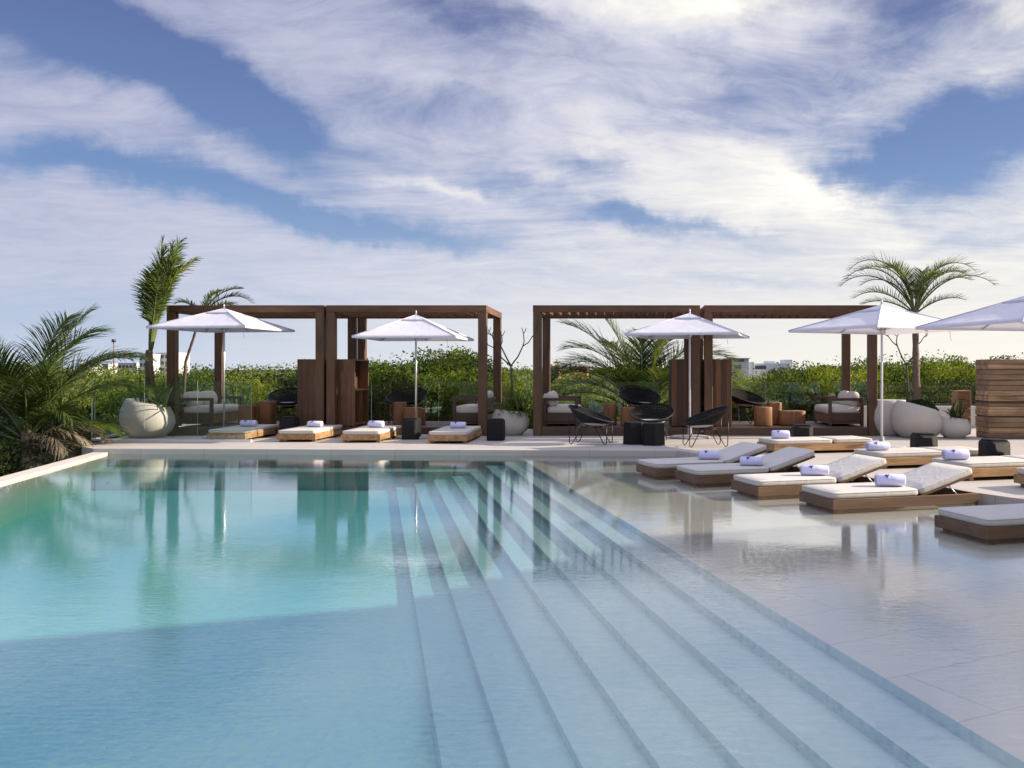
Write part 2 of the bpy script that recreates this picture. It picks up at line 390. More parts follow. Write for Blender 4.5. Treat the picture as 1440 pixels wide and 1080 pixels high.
cc = k.mix(k.m('MULTIPLY', n, .6), br.outputs['Color'], (.40, .36, .32), 'MIX'); cc = k.mix(k.m('MULTIPLY', wn, .22), cc, (.34, .30, .26)); sn = k.noise(c, .7, 7, .7); cc = k.mix(k.m('MULTIPLY', k.m('GREATER_THAN', sn, .62), .18), cc, (.30, .27, .23)); cc = k.mix(k.m('MULTIPLY', n2, .25), cc, (.60, .57, .52))
principled(k, out, cc, .6, k.bump(n2, .15, .004)); M['deck'] = m
Y_END = 24.9
deck_poly = [(-10.42, 17.82), (-9.9, 17.3), *PE, (11.0, -6), (22, -6), (22, Y_END), (-12.15, Y_END)]
tag(MB().prism(deck_poly, -3.6, ZD).build('deck', M['deck']), kind='structure')
m, k, out = newmat('pale_coping_stone'); c = coords(k); n = k.noise(c, 2.0, 5, .6)
principled(k, out, k.mix(n, (.52, .47, .38), (.66, .61, .52)), .55, k.bump(k.noise(c, 20, 3), .12, .004)); M['coping'] = m
Yn = -3.0
tag(MB().prism([(lx(Yn), Yn), (lx(17.3), 17.3), (lx(17.3) - .28, 17.3), (lx(Yn) - .28, Yn)][::-1], -3.6, .035).build('pool_edge_coping', M['coping']), kind='structure')

# tiled pool shell: flat floor, eight low risers on the diagonal, shallow ledge, bench along the far side
def tilemat(name, cA, cB, cC, tile, amt):
    m, k, out = newmat(name); c = coords(k)
    q = k.n('ShaderNodeVectorMath', operation='SNAP', i_0=c, i_1=(tile, tile, tile)).outputs[0]
    wn = k.n('ShaderNodeTexWhiteNoise', noise_dimensions='3D', i_0=q).outputs
    r = k.ramp(wn['Value'], [(0, cA), (.35, cB), (.8, cB), (1, cC)])
    n = k.noise(c, .6, 5, .6)
    cc = k.mix(amt, cB, r); cc = k.mix(k.m('MULTIPLY', n, .22), cc, tuple(a * .72 for a in cB))
    b = k.n('ShaderNodeTexBrick', i_0=c); b.offset = 0
    for a_, b_ in (('Scale', 1.0), ('Mortar Size', .012), ('Brick Width', .6), ('Row Height', .6)): b.inputs[a_].default_value = b_
    cc = k.mix(k.m('MULTIPLY', b.outputs['Fac'], .10), cc, tuple(a * .6 for a in cB))
    principled(k, out, cc, .5); return m
M['pool_tile'] = tilemat('pool_mosaic', (.40, .66, .66), (.62, .75, .69), (.80, .86, .50), .035, .55)
M['step_tile'] = tilemat('step_stone', (.46, .59, .56), (.57, .68, .64), (.70, .77, .72), .05, .4)
m, k, out = newmat('ledge_stone'); c = coords(k); n = k.noise(c, 1.4, 6, .6); n2 = k.noise(c, 9, 5, .65)
br = k.n('ShaderNodeTexBrick', i_0=k.mapv(c, (1, 1, 1), (0, 0, R(-28)))); br.offset = .5
for a, b in (('Scale', 1.0), ('Mortar Size', .007), ('Brick Width', 1.2), ('Row Height', .6)): br.inputs[a].default_value = b
br.inputs['Color1'].default_value = (.74, .69, .58, 1); br.inputs['Color2'].default_value = (.69, .64, .54, 1); br.inputs['Mortar'].default_value = (.48, .42, .34, 1)
cc = k.mix(k.m('MULTIPLY', n, .5), br.outputs['Color'], (.62, .57, .48)); cc = k.mix(k.m('MULTIPLY', n2, .3), cc, (.64, .57, .46))
principled(k, out, cc, .6, k.bump(n2, .1, .003)); M['ledge'] = m

NS = 8; DF = -.56; DL = -.05; c0, dc = .34, .33
def sxy(c, Y): return c - .266 * Y
Y0, Y1 = -3.0, 17.6
def strip(ca, cb, z):
    return [(sxy(ca, Y0), Y0, z), (sxy(cb, Y0), Y0, z), (sxy(cb, Y1), Y1, z), (sxy(ca, Y1), Y1, z)]
DN = -1.35
tag(MB().add([(lx(Y0) - .1, Y0, DN), (sxy(c0, Y0), Y0, DN), (sxy(c0, 6.8), 6.8, DF), (lx(6.8) - .1, 6.8, DF), (sxy(c0, Y1), Y1, DF), (lx(Y1) - .1, Y1, DF)], [(0, 1, 2, 3), (3, 2, 4, 5)]).build('pool_floor', M['pool_tile']), kind='structure')
st = MB(); rs = MB(); zprev = DF
for i in range(NS):
    z = DF + (DL - DF) * (i + 1) / NS; c = c0 + dc * i
    rs.add([(sxy(c, Y0), Y0, zprev), (sxy(c, Y1), Y1, zprev), (sxy(c, Y1), Y1, z), (sxy(c, Y0), Y0, z)], [(3, 2, 1, 0)])
    if i < NS - 1: st.add(strip(c, c + dc, z), [(0, 1, 2, 3)])
    if i == 0: rs.add([(sxy(c, Y0), Y0, DN), (sxy(c, 6.8), 6.8, DF), (sxy(c, Y0), Y0, DF)], [(0, 1, 2)])
    zprev = z
tag(st.build('pool_steps', M['step_tile']), kind='structure')
M['riser_tile'] = tilemat('riser_mosaic', (.26, .52, .56), (.48, .68, .68), (.62, .76, .70), .05, .8)
tag(rs.build('step_risers', M['riser_tile']), kind='structure')
tag(MB().add([(sxy(c0 + dc * (NS - 1), Y0), Y0, DL), (12, Y0, DL), (12, Y1, DL), (sxy(c0 + dc * (NS - 1), Y1), Y1, DL)], [(0, 1, 2, 3)]).build('shallow_ledge', M['ledge']), kind='structure')
bz = -.24
tag(MB().box(lx(16.2) - .5, sxy(c0, 16.2) + 1.5, 16.42, 17.5, DF - .05, bz).build('pool_bench', M['step_tile']), kind='structure')
tag(MB().box(lx(16.2) - .5, sxy(c0, 16.2) + 1.5, 16.38, 16.45, bz - .05, bz + .006).build('bench_nosing', M['coping']), kind='structure')

m, k, out = newmat('pool_water'); c = coords(k)
geo = k.n('ShaderNodeNewGeometry').outputs['Position']
w1 = k.noise(k.mapv(geo, (1.0, 2.2, 1), (0, 0, R(12))), 2.2, 3, .5, .4)
w2 = k.noise(k.mapv(geo, (1.0, 2.6, 1), (0, 0, R(-8))), 9.0, 4, .6, .6)
w3 = k.noise(geo, .45, 3, .55)
amp = k.n('ShaderNodeMapRange', i_Value=w3); amp.inputs['From Min'].default_value = .35; amp.inputs['From Max'].default_value = .65; amp.inputs['To Min'].default_value = .25; amp.inputs['To Max'].default_value = 1.5
gy = k.n('ShaderNodeSeparateXYZ', i_0=geo).outputs[1]     # breeze ruffles the open near end more than the sheltered far end
brz = k.n('ShaderNodeMapRange', i_Value=gy); brz.inputs['From Min'].default_value = 3.0; brz.inputs['From Max'].default_value = 7.5; brz.inputs['To Min'].default_value = 1.25; brz.inputs['To Max'].default_value = .30
hh = k.m('MULTIPLY', k.m('MULTIPLY', k.m('ADD', k.m('MULTIPLY', w1, .85), k.m('MULTIPLY', w2, .75)), amp.outputs[0]), brz.outputs[0])
nb = k.bump(hh, 1.0, .0028)
gi = k.n('ShaderNodeNewGeometry').outputs['Incoming']
ndi = k.m('ABSOLUTE', k.n('ShaderNodeVectorMath', operation='DOT_PRODUCT', i_0=gi, i_1=nb).outputs['Value'])
fres = k.m('ADD', .05, k.m('MULTIPLY', .95, k.m('POWER', k.m('SUBTRACT', 1.0, ndi), 2.55)), clamp=True)
gl = k.n('ShaderNodeBsdfGlossy'); gl.inputs['Roughness'].default_value = .015; k.put(gl.inputs['Normal'], nb)
tr = k.n('ShaderNodeBsdfTransparent'); mx = k.n('ShaderNodeMixShader')
k.put(mx.inputs[0], fres); k.put(mx.inputs[1], tr.outputs[0]); k.put(mx.inputs[2], gl.outputs[0]); k.put(out.inputs['Surface'], mx.outputs[0])
ab = k.n('ShaderNodeVolumeAbsorption'); ab.inputs['Color'].default_value = (.14, .86, .89, 1); ab.inputs['Density'].default_value = .33
k.put(out.inputs['Volume'], ab.outputs[0]); M['water'] = m
tag(MB().prism([(lx(Yn) - .12, Yn + .1), (11.2, Yn + .1), (11.2, -1.0), (4.95, 10.2), (1.15, 17.05), (-9.72, 17.45)], -1.5, 0).build('water', M['water']), kind='structure')
# pool wall behind the camera closes the basin
tag(MB().box(-6, 12, -3.4, -2.9, -3.6, ZD).build('pool_terrace', M['deck']), kind='structure')

# ------------------------------------------------------------------ hotel wing right of the camera (outside the frame, throws the big shadow)
az_d = Vector((math.cos(R(AZ)), math.sin(R(AZ))))
hb = thing('hotel_building', 'pale hotel wing beyond the photo edge, shading the near pool', 'building', (0, 0, 0))
HH = 8.0; sh = HH / math.tan(R(EL)); q1 = (-1.92 + sh * math.cos(R(AZ)), 7.95 + sh * math.sin(R(AZ)))
dirw = Vector((.93, .37)).normalized(); p0 = Vector(q1) - dirw * 9.0; hb.location = (p0.x, p0.y, ZD); hb.rotation_euler = (0, 0, math.atan2(dirw.y, dirw.x))
MB().box(0, 26, -16, 0, 0, HH - .2).build('wall', M['white_wall'], hb)
MB().box(-.2, 26.2, -16.2, .01, HH - .2, HH).build('roof', M['white_wall'], hb)
for i in range(5):
    for j in range(2):
        MB().box(-.05, .04, -3.0 - i * 3.0, -1.2 - i * 3.0, 1.0 + j * 3.6, 3.1 + j * 3.6).build('window', M['dark_glass'], hb)

# ------------------------------------------------------------------ pergolas
def pergola(X0, X1, label, joist_gap=.215):
    W = X1 - X0; D = 2.62; H = 2.93; p = .19; Yf = 20.72
    t = thing('pergola', label, 'pergola', (X0, Yf, ZD), 0, 'dark timber pergolas along the deck')
    for x in (0, W - p):
        for y in (0, D - p):
            MB().box(x, x + p, y, y + p, 0, H - .155, .008).build('post', M['pergola_wood'], t)
    MB().box(-.003, W + .003, -.003, p, H - .155, H, .008).build('beam', M['pergola_beam'], t)
    MB().box(-.003, W + .003, D - p, D + .003, H - .155, H, .008).build('beam', M['pergola_beam'], t)
    for x in (0, W - .08): MB().box(x, x + .08, p, D - p, H - .155, H - .003, .006).build('side_beam', M['joist_wood'], t)
    n = int((W - .2) / joist_gap)
    for i in range(n):
        x = .14 + (W - .28) * (i + .5) / n
        MB().box(x - .022, x + .022, p, D - p, H - .15, H - .01).build('slat', M['joist_wood'], t)
    MB().box(p + .004, W - p - .004, .02, D - .02, 0, ZP - ZD, .006).build('platform', M['platform_wood'], t)
    return t
Yp = 20.72
PX = [(px(234, Yp), px(455.3, Yp)), (px(458.7, Yp), px(684, Yp)), (px(749.5, Yp), px(984.5, Yp)), (px(990.5, Yp), px(1234, Yp))]
pl = ['leftmost dark timber pergola, right of the tall wind-blown palm',
      'second dark timber pergola from the left, beside the bare frangipani',
      'third dark timber pergola from the left, framing the big coconut palm',
      'rightmost dark timber pergola, ending behind the parasol near the pale round planters']
for (a, b), l in zip(PX, pl): pergola(a, b, l)

# ------------------------------------------------------------------ cabinets in the pergolas
def cabinet(x0, w, label, shelf_side=False, y=20.98):
    t = thing('cabinet', label, 'cabinet', (x0, y, ZP + .012), 0, 'tall timber cabinets in the pergolas')
    H = pz(505, 20.9) - ZP - .012; D = 1.15; th = .035
    MB().box(0, w, 0, th, 0, H, .004).build('front_panel', M['cabinet_wood'], t)
    MB().box(0, w, D - th, D, 0, H, .004).build('back_panel', M['cabinet_wood'], t)
    MB().box(0, th, th, D - th, 0, H - .001, 0).build('side_panel', M['cabinet_wood'], t)
    MB().box(th, w, th, D - th, H - th, H - .002, 0).build('top', M['cabinet_wood'], t)
    if shelf_side:
        MB().box(th, w - .01, th, D - th, .02, .02 + th).build('shelf', M['stump'], t)
        MB().box(th, w - .01, th, D - th, .80, .80 + th).build('shelf', M['stump'], t)
        MB().box(th, w - .02, D * .55, D * .55 + th, .06, .80).build('divider', M['stump'], t)
        MB().box(w * .5, w * .5 + .03, th, D - th, .84, H - th).build('inner_panel', M['sofa_wood'], t)
    else:
        MB().box(w - th, w, th, D - th, 0, H - .001).build('side_panel', M['cabinet_wood'], t)
    return t
cabinet(px(418, 20.98), .60, 'tall dark cabinet left of the gap between the two left pergolas')
cabinet(px(463.5, 20.98), .575, 'tall cabinet with open shelves on its right side, in the second pergola from the left', True)
cabinet(px(944, 20.98), .62, 'tall reddish cabinet directly behind the pole of the middle parasol')
cabinet(px(990.5, 20.98), .62, 'tall reddish cabinet right of the middle parasol pole, left of the round wicker chair')

# ------------------------------------------------------------------ sofas
def make_sofa():
    t = thing('sofa', 'x', 'sofa', (0, 0, 0), 0, 'timber sofas in the pergolas')
    D, L = .80, 1.65
    for y in (0, L - .07):
        a = MB(); a.box(0, .07, y, y + .07, 0, .64, .006); a.box(D - .07, D, y, y + .07, 0, .64, .006)
        a.box(.07, D - .07, y, y + .07, .575, .64, .006); a.box(.07, D - .07, y + .012, y + .058, .10, .30, .004)
        a.build('arm', M['sofa_wood'], t)
    b = MB(); b.box(.01, D - .01, .07, L - .07, .04, .24, .006); b.build('base', M['stump'], t)
    bk = MB()
    for z in (.30, .42, .54): bk.box(.012, .05, .07, L - .07, z, z + .08, .004)
    bk.build('back_rails', M['sofa_wood'], t)
    for i in range(2):
        y = .08 + i * (L - .16) / 2
        MB().cushion(.08, D + .02, y + .005, y + (L - .16) / 2 - .005, .25, .44, .05).build('seat_cushion', M['cushion'], t)
        Mx = Matrix.Translation((.12, 0, .43)) @ Matrix.Rotation(R(-14), 4, 'Y')
        MB().cushion(0, .17, y + .02, y + (L - .16) / 2 - .02, 0, .32, .05, Mx).build('back_cushion', M['cushion'], t)
    return t
sofa = make_sofa(); sofa.location = (px(251, 21.2), 21.15, ZP + .008); sofa['label'] = 'timber sofa with sunlit cream cushions in the leftmost pergola, behind the palm planter'
xr = px(684, 21.2)
dup(sofa, 'timber sofa half hidden by the right post of the second pergola from the left', (px(686, 21.2), 21.15 + 1.65, ZP + .008), PI)
dup(sofa, 'timber sofa with a striped bolster, behind the left post of the third pergola', (px(764, 21.2), 21.15, ZP + .008), 0)
dup(sofa, 'timber sofa with stacked back cushions at the right end of the rightmost pergola', (px(1214, 21.2), 21.15 + 1.65, ZP + .008), PI)
bo = MB(); bo.tube([(-.16, 0, 0), (-.14, 0, 0), (.14, 0, 0), (.16, 0, 0)], [.09, .14, .14, .09], 20)
tag(bo.build('bolster', M['pillow'], None, (px(774, 21.5), 21.45, ZP + .60)), 'round striped bolster leaning on the sofa of the third pergola', 'pillow')

# ------------------------------------------------------------------ round wicker chairs
def make_chair():
    t = thing('wicker_chair', 'x', 'chair', (0, 0, 0), 0, 'round black wicker chairs')
    def P(r, a, off=0.0):
        c, s = math.cos(a), math.sin(a)
        return Vector((.44 * r * c + .03 * (1 - r), .45 * r * s, .35 + r * r * (.25 - .16 * c) - .0 * s + off))
    sh = MB(); NR, NA = 17, 72
    for i in range(1, NR + 1):
        r = .22 + .78 * i / NR
        sh.tube([P(r, 2 * PI * j / 40) for j in range(41)], 0.0115 if i < NR else .019, 5, False)
    for j in range(NA):
        a = 2 * PI * j / NA
        sh.tube([P(r, a) for r in (.2, .4, .6, .8, 1.0)], .0088, 4, False)
    # close weave over the seat
    vs = [P(0, 0)]; fs = []
    for i in range(1, 9):
        for j in range(NA): vs.append(P(.8 * i / 8, 2 * PI * j / NA, -.004))
    for j in range(NA): fs.append((0, 1 + j, 1 + (j + 1) % NA))
    for i in range(7):
        for j in range(NA):
            j2 = (j + 1) % NA; fs.append((1 + i * NA + j, 1 + (i + 1) * NA + j, 1 + (i + 1) * NA + j2, 1 + i * NA + j2))
    sh.add(vs, fs, True)
    sh.build('shell', M['wicker'], t)
    pad = MB(); pad.lathe([(.0, .0), (.20, .0), (.27, .018), (.285, .04), (.26, .062), (.15, .075), (0, .078)], 28,
                         lambda x, y, z: (x + .10, y, z + .365 + .10 * (x * x + y * y) / .08 * .25 - .03 * x))
    pad.build('seat_pad', M['chair_pad'], t)
    fr = MB(); fr.tube([(.22 * math.cos(a), .24 * math.sin(a), .34) for a in [2 * PI * i / 20 for i in range(21)]], .009, 6, False); fr.build('frame_ring', M['black_metal'], t)
    for sx_, sy_ in ((1, 1), (1, -1), (-1, 1), (-1, -1)):
        l = MB(); zt = .42 if sx_ > 0 else .62
        A = Vector((.40 * sx_ if sx_ < 0 else .37, .24 * sy_, zt)); Bt = Vector((.34 * sx_, .26 * sy_, .008)); C = Vector((.14 * sx_, .22 * sy_, .34))
        l.tube([A, Bt + Vector((.035 * sx_, 0, .03)), Bt, Bt + Vector((-.03 * sx_, 0, .03)), C], .0095, 6)
        l.build('leg', M['black_metal'], t)
    return t
ch = make_chair(); ch.location = (-.62, 18.45, ZD); ch.rotation_euler = (0, 0, R(-12)); ch['label'] = 'round black wicker chair on the deck seen side-on, left of the two black tables'
dup(ch, 'round black wicker chair facing the pool right behind the two black tables', (.62, 19.15, ZD), R(-100))
dup(ch, 'round black wicker chair seen side-on in front of the middle parasol pole', (1.60, 17.85, ZD), R(190))
dup(ch, 'round black wicker chair half hidden behind the cabinet of the leftmost pergola', (px(408, 22.4), 22.4, ZP + .008), R(-80), (1.1, 1.1, 1.1))
dup(ch, 'round black wicker chair behind the stump tables in the second pergola from the left', (px(572, 22.4), 22.4, ZP + .008), R(-100), (1.1, 1.1, 1.1))
dup(ch, 'round black wicker chair behind the stump tables in the third pergola', (px(900, 22.3), 22.3, ZP + .008), R(-70), (1.1, 1.1, 1.1))
dup(ch, 'round black wicker chair right of the cabinet in the rightmost pergola', (px(1048, 22.3), 22.3, ZP + .008), R(-45), (1.1, 1.1, 1.1))

# ------------------------------------------------------------------ stump tables
def stump(xp, Y, w, h, label, d=None, seed=0):
    r = random.Random(seed); ph = r.random() * 6
    t = MB(); n = 24; a = w / 2
    def fn(x, y, z):
        th = math.atan2(y, x); q = 1 + .05 * math.sin(3 * th + ph) + .03 * math.sin(5 * th + ph * 2)
        e = (abs(math.cos(th)) ** 4 + abs(math.sin(th)) ** 4) ** -.25
        return (x * q * e * .93, y * q * e * .93 * ((d or w) / w), z)
    t.lathe([(a * .97, 0), (a, .02), (a * .98, h * .5), (a, h - .02), (a * .97, h)], n, fn)
    o = t.build('stump_table', M['stump'], None, (px(xp, Y), Y, ZP + .008)); o.rotation_euler = (0, 0, r.random())
    o.rotation_euler = (0, 0, 0)
    return tag(o, label, 'table', 'wooden stump tables')
stump(348, 21.5, .38, .46, 'shorter square stump table next to the sofa in the leftmost pergola', seed=1)
stump(375, 21.75, .40, .55, 'taller square stump table, left of the wicker chair in the leftmost pergola', seed=2)
stump(562, 21.6, .32, .53, 'tallest stump table left of the parasol pole in the second pergola', seed=3)
stump(580, 21.3, .42, .42, 'middle-height stump table behind the parasol pole in the second pergola', seed=4)
stump(590, 21.75, .30, .38, 'lowest stump table right of the parasol pole in the second pergola', seed=5)
stump(858, 21.7, .34, .50, 'taller dark stump table left of its pair in the third pergola', seed=6)
stump(886, 21.35, .46, .42, 'wider stump table in front of the wicker chair of the third pergola', seed=7)
stump(1073, 21.25, .42, .43, 'front stump table left of the low bench in the rightmost pergola', seed=8)
stump(1088, 21.75, .36, .52, 'taller stump table standing behind another one in the rightmost pergola', seed=9)
stump(1113, 21.6, .66, .33, 'low wide timber bench between the stump tables and the right sofa', d=.5, seed=10)['category'] = 'bench'

# ------------------------------------------------------------------ stools and black tables
def make_stool():
    t = thing('wicker_stool', 'x', 'stool', (0, 0, 0), 0, 'black wicker stools')
    def fn(x, y, z):
        th = math.atan2(y, x); e = (abs(math.cos(th)) ** 6 + abs(math.sin(th)) ** 6) ** (-1 / 6)
        return (x * e, y * e, z)
    MB().lathe([(.165, 0), (.178, .012), (.182, .05), (.184, .22), (.182, .39), (.176, .42), (.155, .438), (0, .442)], 40, fn).build('body', M['wicker'], t)
    MB().lathe([(.150, .4385), (.156, .447), (.148, .455), (0, .458)], 40, fn).build('top', M['black_table'], t)
    return t
s0 = make_stool(); s0.location = (px(578.5, 19.75), 19.75, ZD); s0['label'] = 'black wicker stool in front of the pole of the second parasol from the left'
dup(s0, 'black wicker stool at the foot of the second pergola right of the fourth sunbed', (px(697.5, 19.4), 19.4, ZD), 0)
dup(s0, 'dark wicker stool between the first and second sunbeds from the left', (-7.32, 20.35, ZD), 0)
dup(s0, 'black wicker stool behind the farthest sunbed of the right deck, before the rightmost pergola', (px(1128, 17.3), 17.3, ZD), 0)
dup(s0, 'black wicker stool in front of the large round planters', (px(1299, 14.9), 14.9, ZD), R(3))
dup(s0, 'black wicker stool in front of the stacked timber screen', (px(1398, 13.55), 13.55, ZD), R(5))
def hextable(x, y, w, h, rz, label, top=.9):
    t = MB(); t.lathe([(w / 2, 0), (w / 2, .01), (w / 2 * top, h - .012), (w / 2 * (top - .02), h)], 6, None, None, False)
    o = t.build('side_table', M['black_table'], None, (x, y, ZD)); o.rotation_euler = (0, 0, rz); return tag(o, label, 'table', 'black six-sided tables')
hextable(px(892, 18.35), 18.4, .46, .44, R(10), 'left one of the two black six-sided tables before the wicker chair')
hextable(px(919, 18.2), 18.15, .48, .43, R(35), 'right one of the two black six-sided tables, sunlit on its right side', .97)

# ------------------------------------------------------------------ loungers
def mark(P):   # small bird-like emblem on the towel
    pts = [(-.5, .1), (-.15, .25), (-.05, .55), (.12, .2), (.5, .62), (.32, .05), (.1, -.35), (-.12, -.5), (-.18, -.1)]
    return [P(u, v) for u, v in pts]
def make_towel():
    t = thing('rolled_towel', 'x', 'towel', (0, 0, 0), 0, 'rolled white towels on the sunbeds')
    L, r = .34, .078
    def fn(x, y, z):
        th = math.atan2(y, x); q = 1 + .03 * math.sin(2 * th + 1) + .012 * math.sin(7 * th)
        return (z, x * q, y * q * .90 + r * .88)
    MB().lathe([(0, -L / 2 + .012), (r * .55, -L / 2 + .002), (r * .85, -L / 2), (r * .98, -L / 2 + .018), (r * 1.02, 0), (r * .98, L / 2 - .018), (r * .85, L / 2), (r * .55, L / 2 - .002), (0, L / 2 - .012)], 28, fn).build('roll', M['towel'], t)
    sp = MB()
    for e in (-1, 1):
        sp.tube([(e * (L / 2 + .0005), r * (.15 + .65 * a / 14) * math.cos(a), r * .88 + r * .9 * (.15 + .65 * a / 14) * math.sin(a)) for a in [i * .5 for i in range(28)]], .0042, 4, False)
    sp.build('rolled_edge', M['mattress'], t)
    lg = MB(); s = .055; c1 = mark(lambda u, v: (u, v))
    def wrap(u, v, off):
        th = R(132) - v * s * 1.15 / r; return (-.05 + u * s * 1.2, -0 + math.cos(th) * (r * 1.045 + off), math.sin(th) * (r * 1.045 + off) * .90 + r * .88)
    vs = [wrap(u, v, .002) for u, v in c1]; cen = wrap(0, .05, .0035); vs.append(cen)
    # the emblem faces the foot of the bed (negative y)
    lg.add(vs, [(i, (i + 1) % 9, 9) for i in range(9)], False); lg.build('emblem', M['logo'], t)
    return t
rtw = random.Random(4)
towel0 = make_towel(); towel_used = [False]
def towel(loc, rz, label):
    if not towel_used[0]:
        towel_used[0] = True; towel0.location = loc; towel0.rotation_euler = (0, 0, rz); towel0['label'] = label; return towel0
    return dup(towel0, label, loc, rz + R(rtw.uniform(-9, 9)), (rtw.uniform(.9, 1.06), rtw.uniform(.92, 1.1), rtw.uniform(.92, 1.08)))

def make_lounger(woodm, tilt, L=1.92, Wd=.80, name='sun_lounger', grp='x'):
    t = thing(name, 'x', 'sun lounger', (0, 0, 0), 0, grp)
    for x in (.08, L - .14):
        for y in (.03, Wd - .09): MB().box(x, x + .06, y, y + .06, 0, .05).build('leg', woodm, t)
    fz0, fz1 = .05, .165
    f = MB(); f.box(0, L, 0, .035, fz0, fz1, .004); f.box(0, L, Wd - .035, Wd, fz0, fz1, .004)
    f.box(0.001, .035, .035, Wd - .035, fz0, fz1, .004); f.box(L - .035, L - .001, .035, Wd - .035, fz0, fz1, .004)
    f.box(.035, 1.12, .036, Wd - .036, fz1 - .035, fz1 - .01); f.build('frame', woodm, t)
    hx = 1.14
    MB().cushion(.005, hx, .01, Wd - .01, fz1, fz1 + .075, .016, None, .004).build('mattress', M['mattress'], t)
    def loop(x0, x1, z, Mm=None):
        e_ = .13; pts = []
        for i in range(49):
            a = 2 * PI * i / 48; c_, s_ = math.cos(a), math.sin(a)
            p = Vector(((x0 + x1) / 2 + ((x1 - x0) / 2 - .003) * math.copysign(abs(c_) ** e_, c_), Wd / 2 + (Wd / 2 - .013) * math.copysign(abs(s_) ** e_, s_), z))
            pts.append(Mm @ p if Mm else p)
        return pts
    MB().tube(loop(.005, hx, fz1 + .066), .0045, 5, False).build('piping', M['cushion'], t)
    Mx = Matrix.Translation((hx, 0, fz1 + .002)) @ Matrix.Rotation(R(-tilt), 4, 'Y')
    bk = MB().cushion(.008, L - hx - .005, .01, Wd - .01, 0.004, .078, .016, Mx, .004).build('back_mattress', M['mattress'], t)
    MB().tube(loop(.008, L - hx - .005, .069, Mx), .0045, 5, False).build('piping', M['cushion'], t)
    MB().box(.01, L - hx - .02, .04, Wd - .04, -.03, -.001, .004, Mx).build('backrest_frame', woodm, t)
    if tilt > 3:
        s = MB()
        for y in (.12, Wd - .12):
            a = Mx @ Vector((.45, y, -.03)); s.tube([a, (hx + .62, y, fz0 + .05)], .008, 6)
        s.build('support_bar', M['metal'], t)
    return t
gl_ = 'teak sunbeds lying flat along the back deck'
lf = make_lounger(M['teak'], 0, grp=gl_)
left_pos = [(-7.79, 19.1, 'leftmost flat teak sunbed, standing before the sofa of the leftmost pergola'),
            (-6.27, 18.9, 'flat teak sunbed second from the left, below the tall dark cabinet'),
            (-4.90, 18.72, 'flat teak sunbed third from the left, left of the black stool'),
            (-3.10, 18.5, 'flat teak sunbed alone between two black stools on the back deck')]
for i, (x, y, l) in enumerate(left_pos):
    o = lf if i == 0 else copy_tree(lf)
    o['label'] = l; o.location = (x, y, ZD); o.rotation_euler = (0, 0, PI / 2)
    towel((x - .38, y + 1.12, ZD + .243), R(3 - 2 * i), ['rolled towel on the leftmost sunbed of the back deck', 'rolled towel on the second sunbed from the left', 'rolled towel on the third sunbed from the left', 'rolled towel on the sunbed alone between two black stools'][i])
gr_ = 'teak sunbeds on the right part of the deck'
def along(x, y, rz, u, v): return (x + u * math.cos(rz) - v * math.sin(rz), y + u * math.sin(rz) + v * math.cos(rz))
right_pos = [(2.65, 16.1, 14, 'farthest flat teak sunbed of the right deck, long side toward the pool'),
             (3.80, 13.65, 16, 'flat teak sunbed under the parasol pole, second from the back on the right deck'),
             (4.52, 12.15, 17, 'flat teak sunbed in front of the last black stool on the right deck'),
             (5.15, 10.85, 17, 'teak sunbed cut off by the right edge of the photo, on the deck')]
for i, (x, y, a, l) in enumerate(right_pos):
    o = copy_tree(lf); o['label'] = l; o['group'] = gr_; o.location = (x, y, ZD); o.rotation_euler = (0, 0, R(a))
    if i < 3:
        X, Y = along(x, y, R(a), [.30, .22, .15][i], .42)
        towel((X, Y, ZD + .243), R(a - 10), ['rolled towel on the farthest sunbed of the right deck', 'rolled towel on the sunbed under the right parasol pole', 'rolled towel on the deck sunbed nearest the right edge with a whole towel'][i])
gw_ = 'brown framed sunbeds standing in the shallow water'
lw = make_lounger(M['wet_wood'], 17, L=1.92, Wd=.80, grp=gw_)
lw5 = make_lounger(M['wet_wood'], 17, L=1.92, Wd=.80, grp=gw_)
wp = [(.50, 13.55, 21, 'farthest tilted sunbed in the shallow water, next to the deck corner'),
      (1.02, 12.65, 19, 'tilted sunbed in the water second from the back, its mattress all in shade'),
      (1.68, 11.42, 18, 'tilted sunbed in the water between its neighbours, third from the back'),
      (2.35, 10.3, 17, 'largest looking whole tilted sunbed in the shallow water, sunlit along its long side'),
      (3.35, 8.47, 17, 'nearest sunbed in the water, shaded and cut off by the right edge')]
for i, (x, y, a, l) in enumerate(wp):
    o = lw if i == 0 else (lw5 if i == 4 else copy_tree(lw))
    o['label'] = l; o.location = (x, y, DL); o.rotation_euler = (0, 0, R(a))
    if i < 4:
        X, Y = along(x, y, R(a), [1.02, 1.00, .98, .95][i], .34)
        towel((X, Y, DL + .243), R(a - 28), ['rolled towel on the farthest sunbed in the water', 'rolled towel on the all-shaded sunbed in the water', 'rolled towel on the third sunbed from the back in the water', 'largest rolled towel, on the nearest whole sunbed in the water'][i])

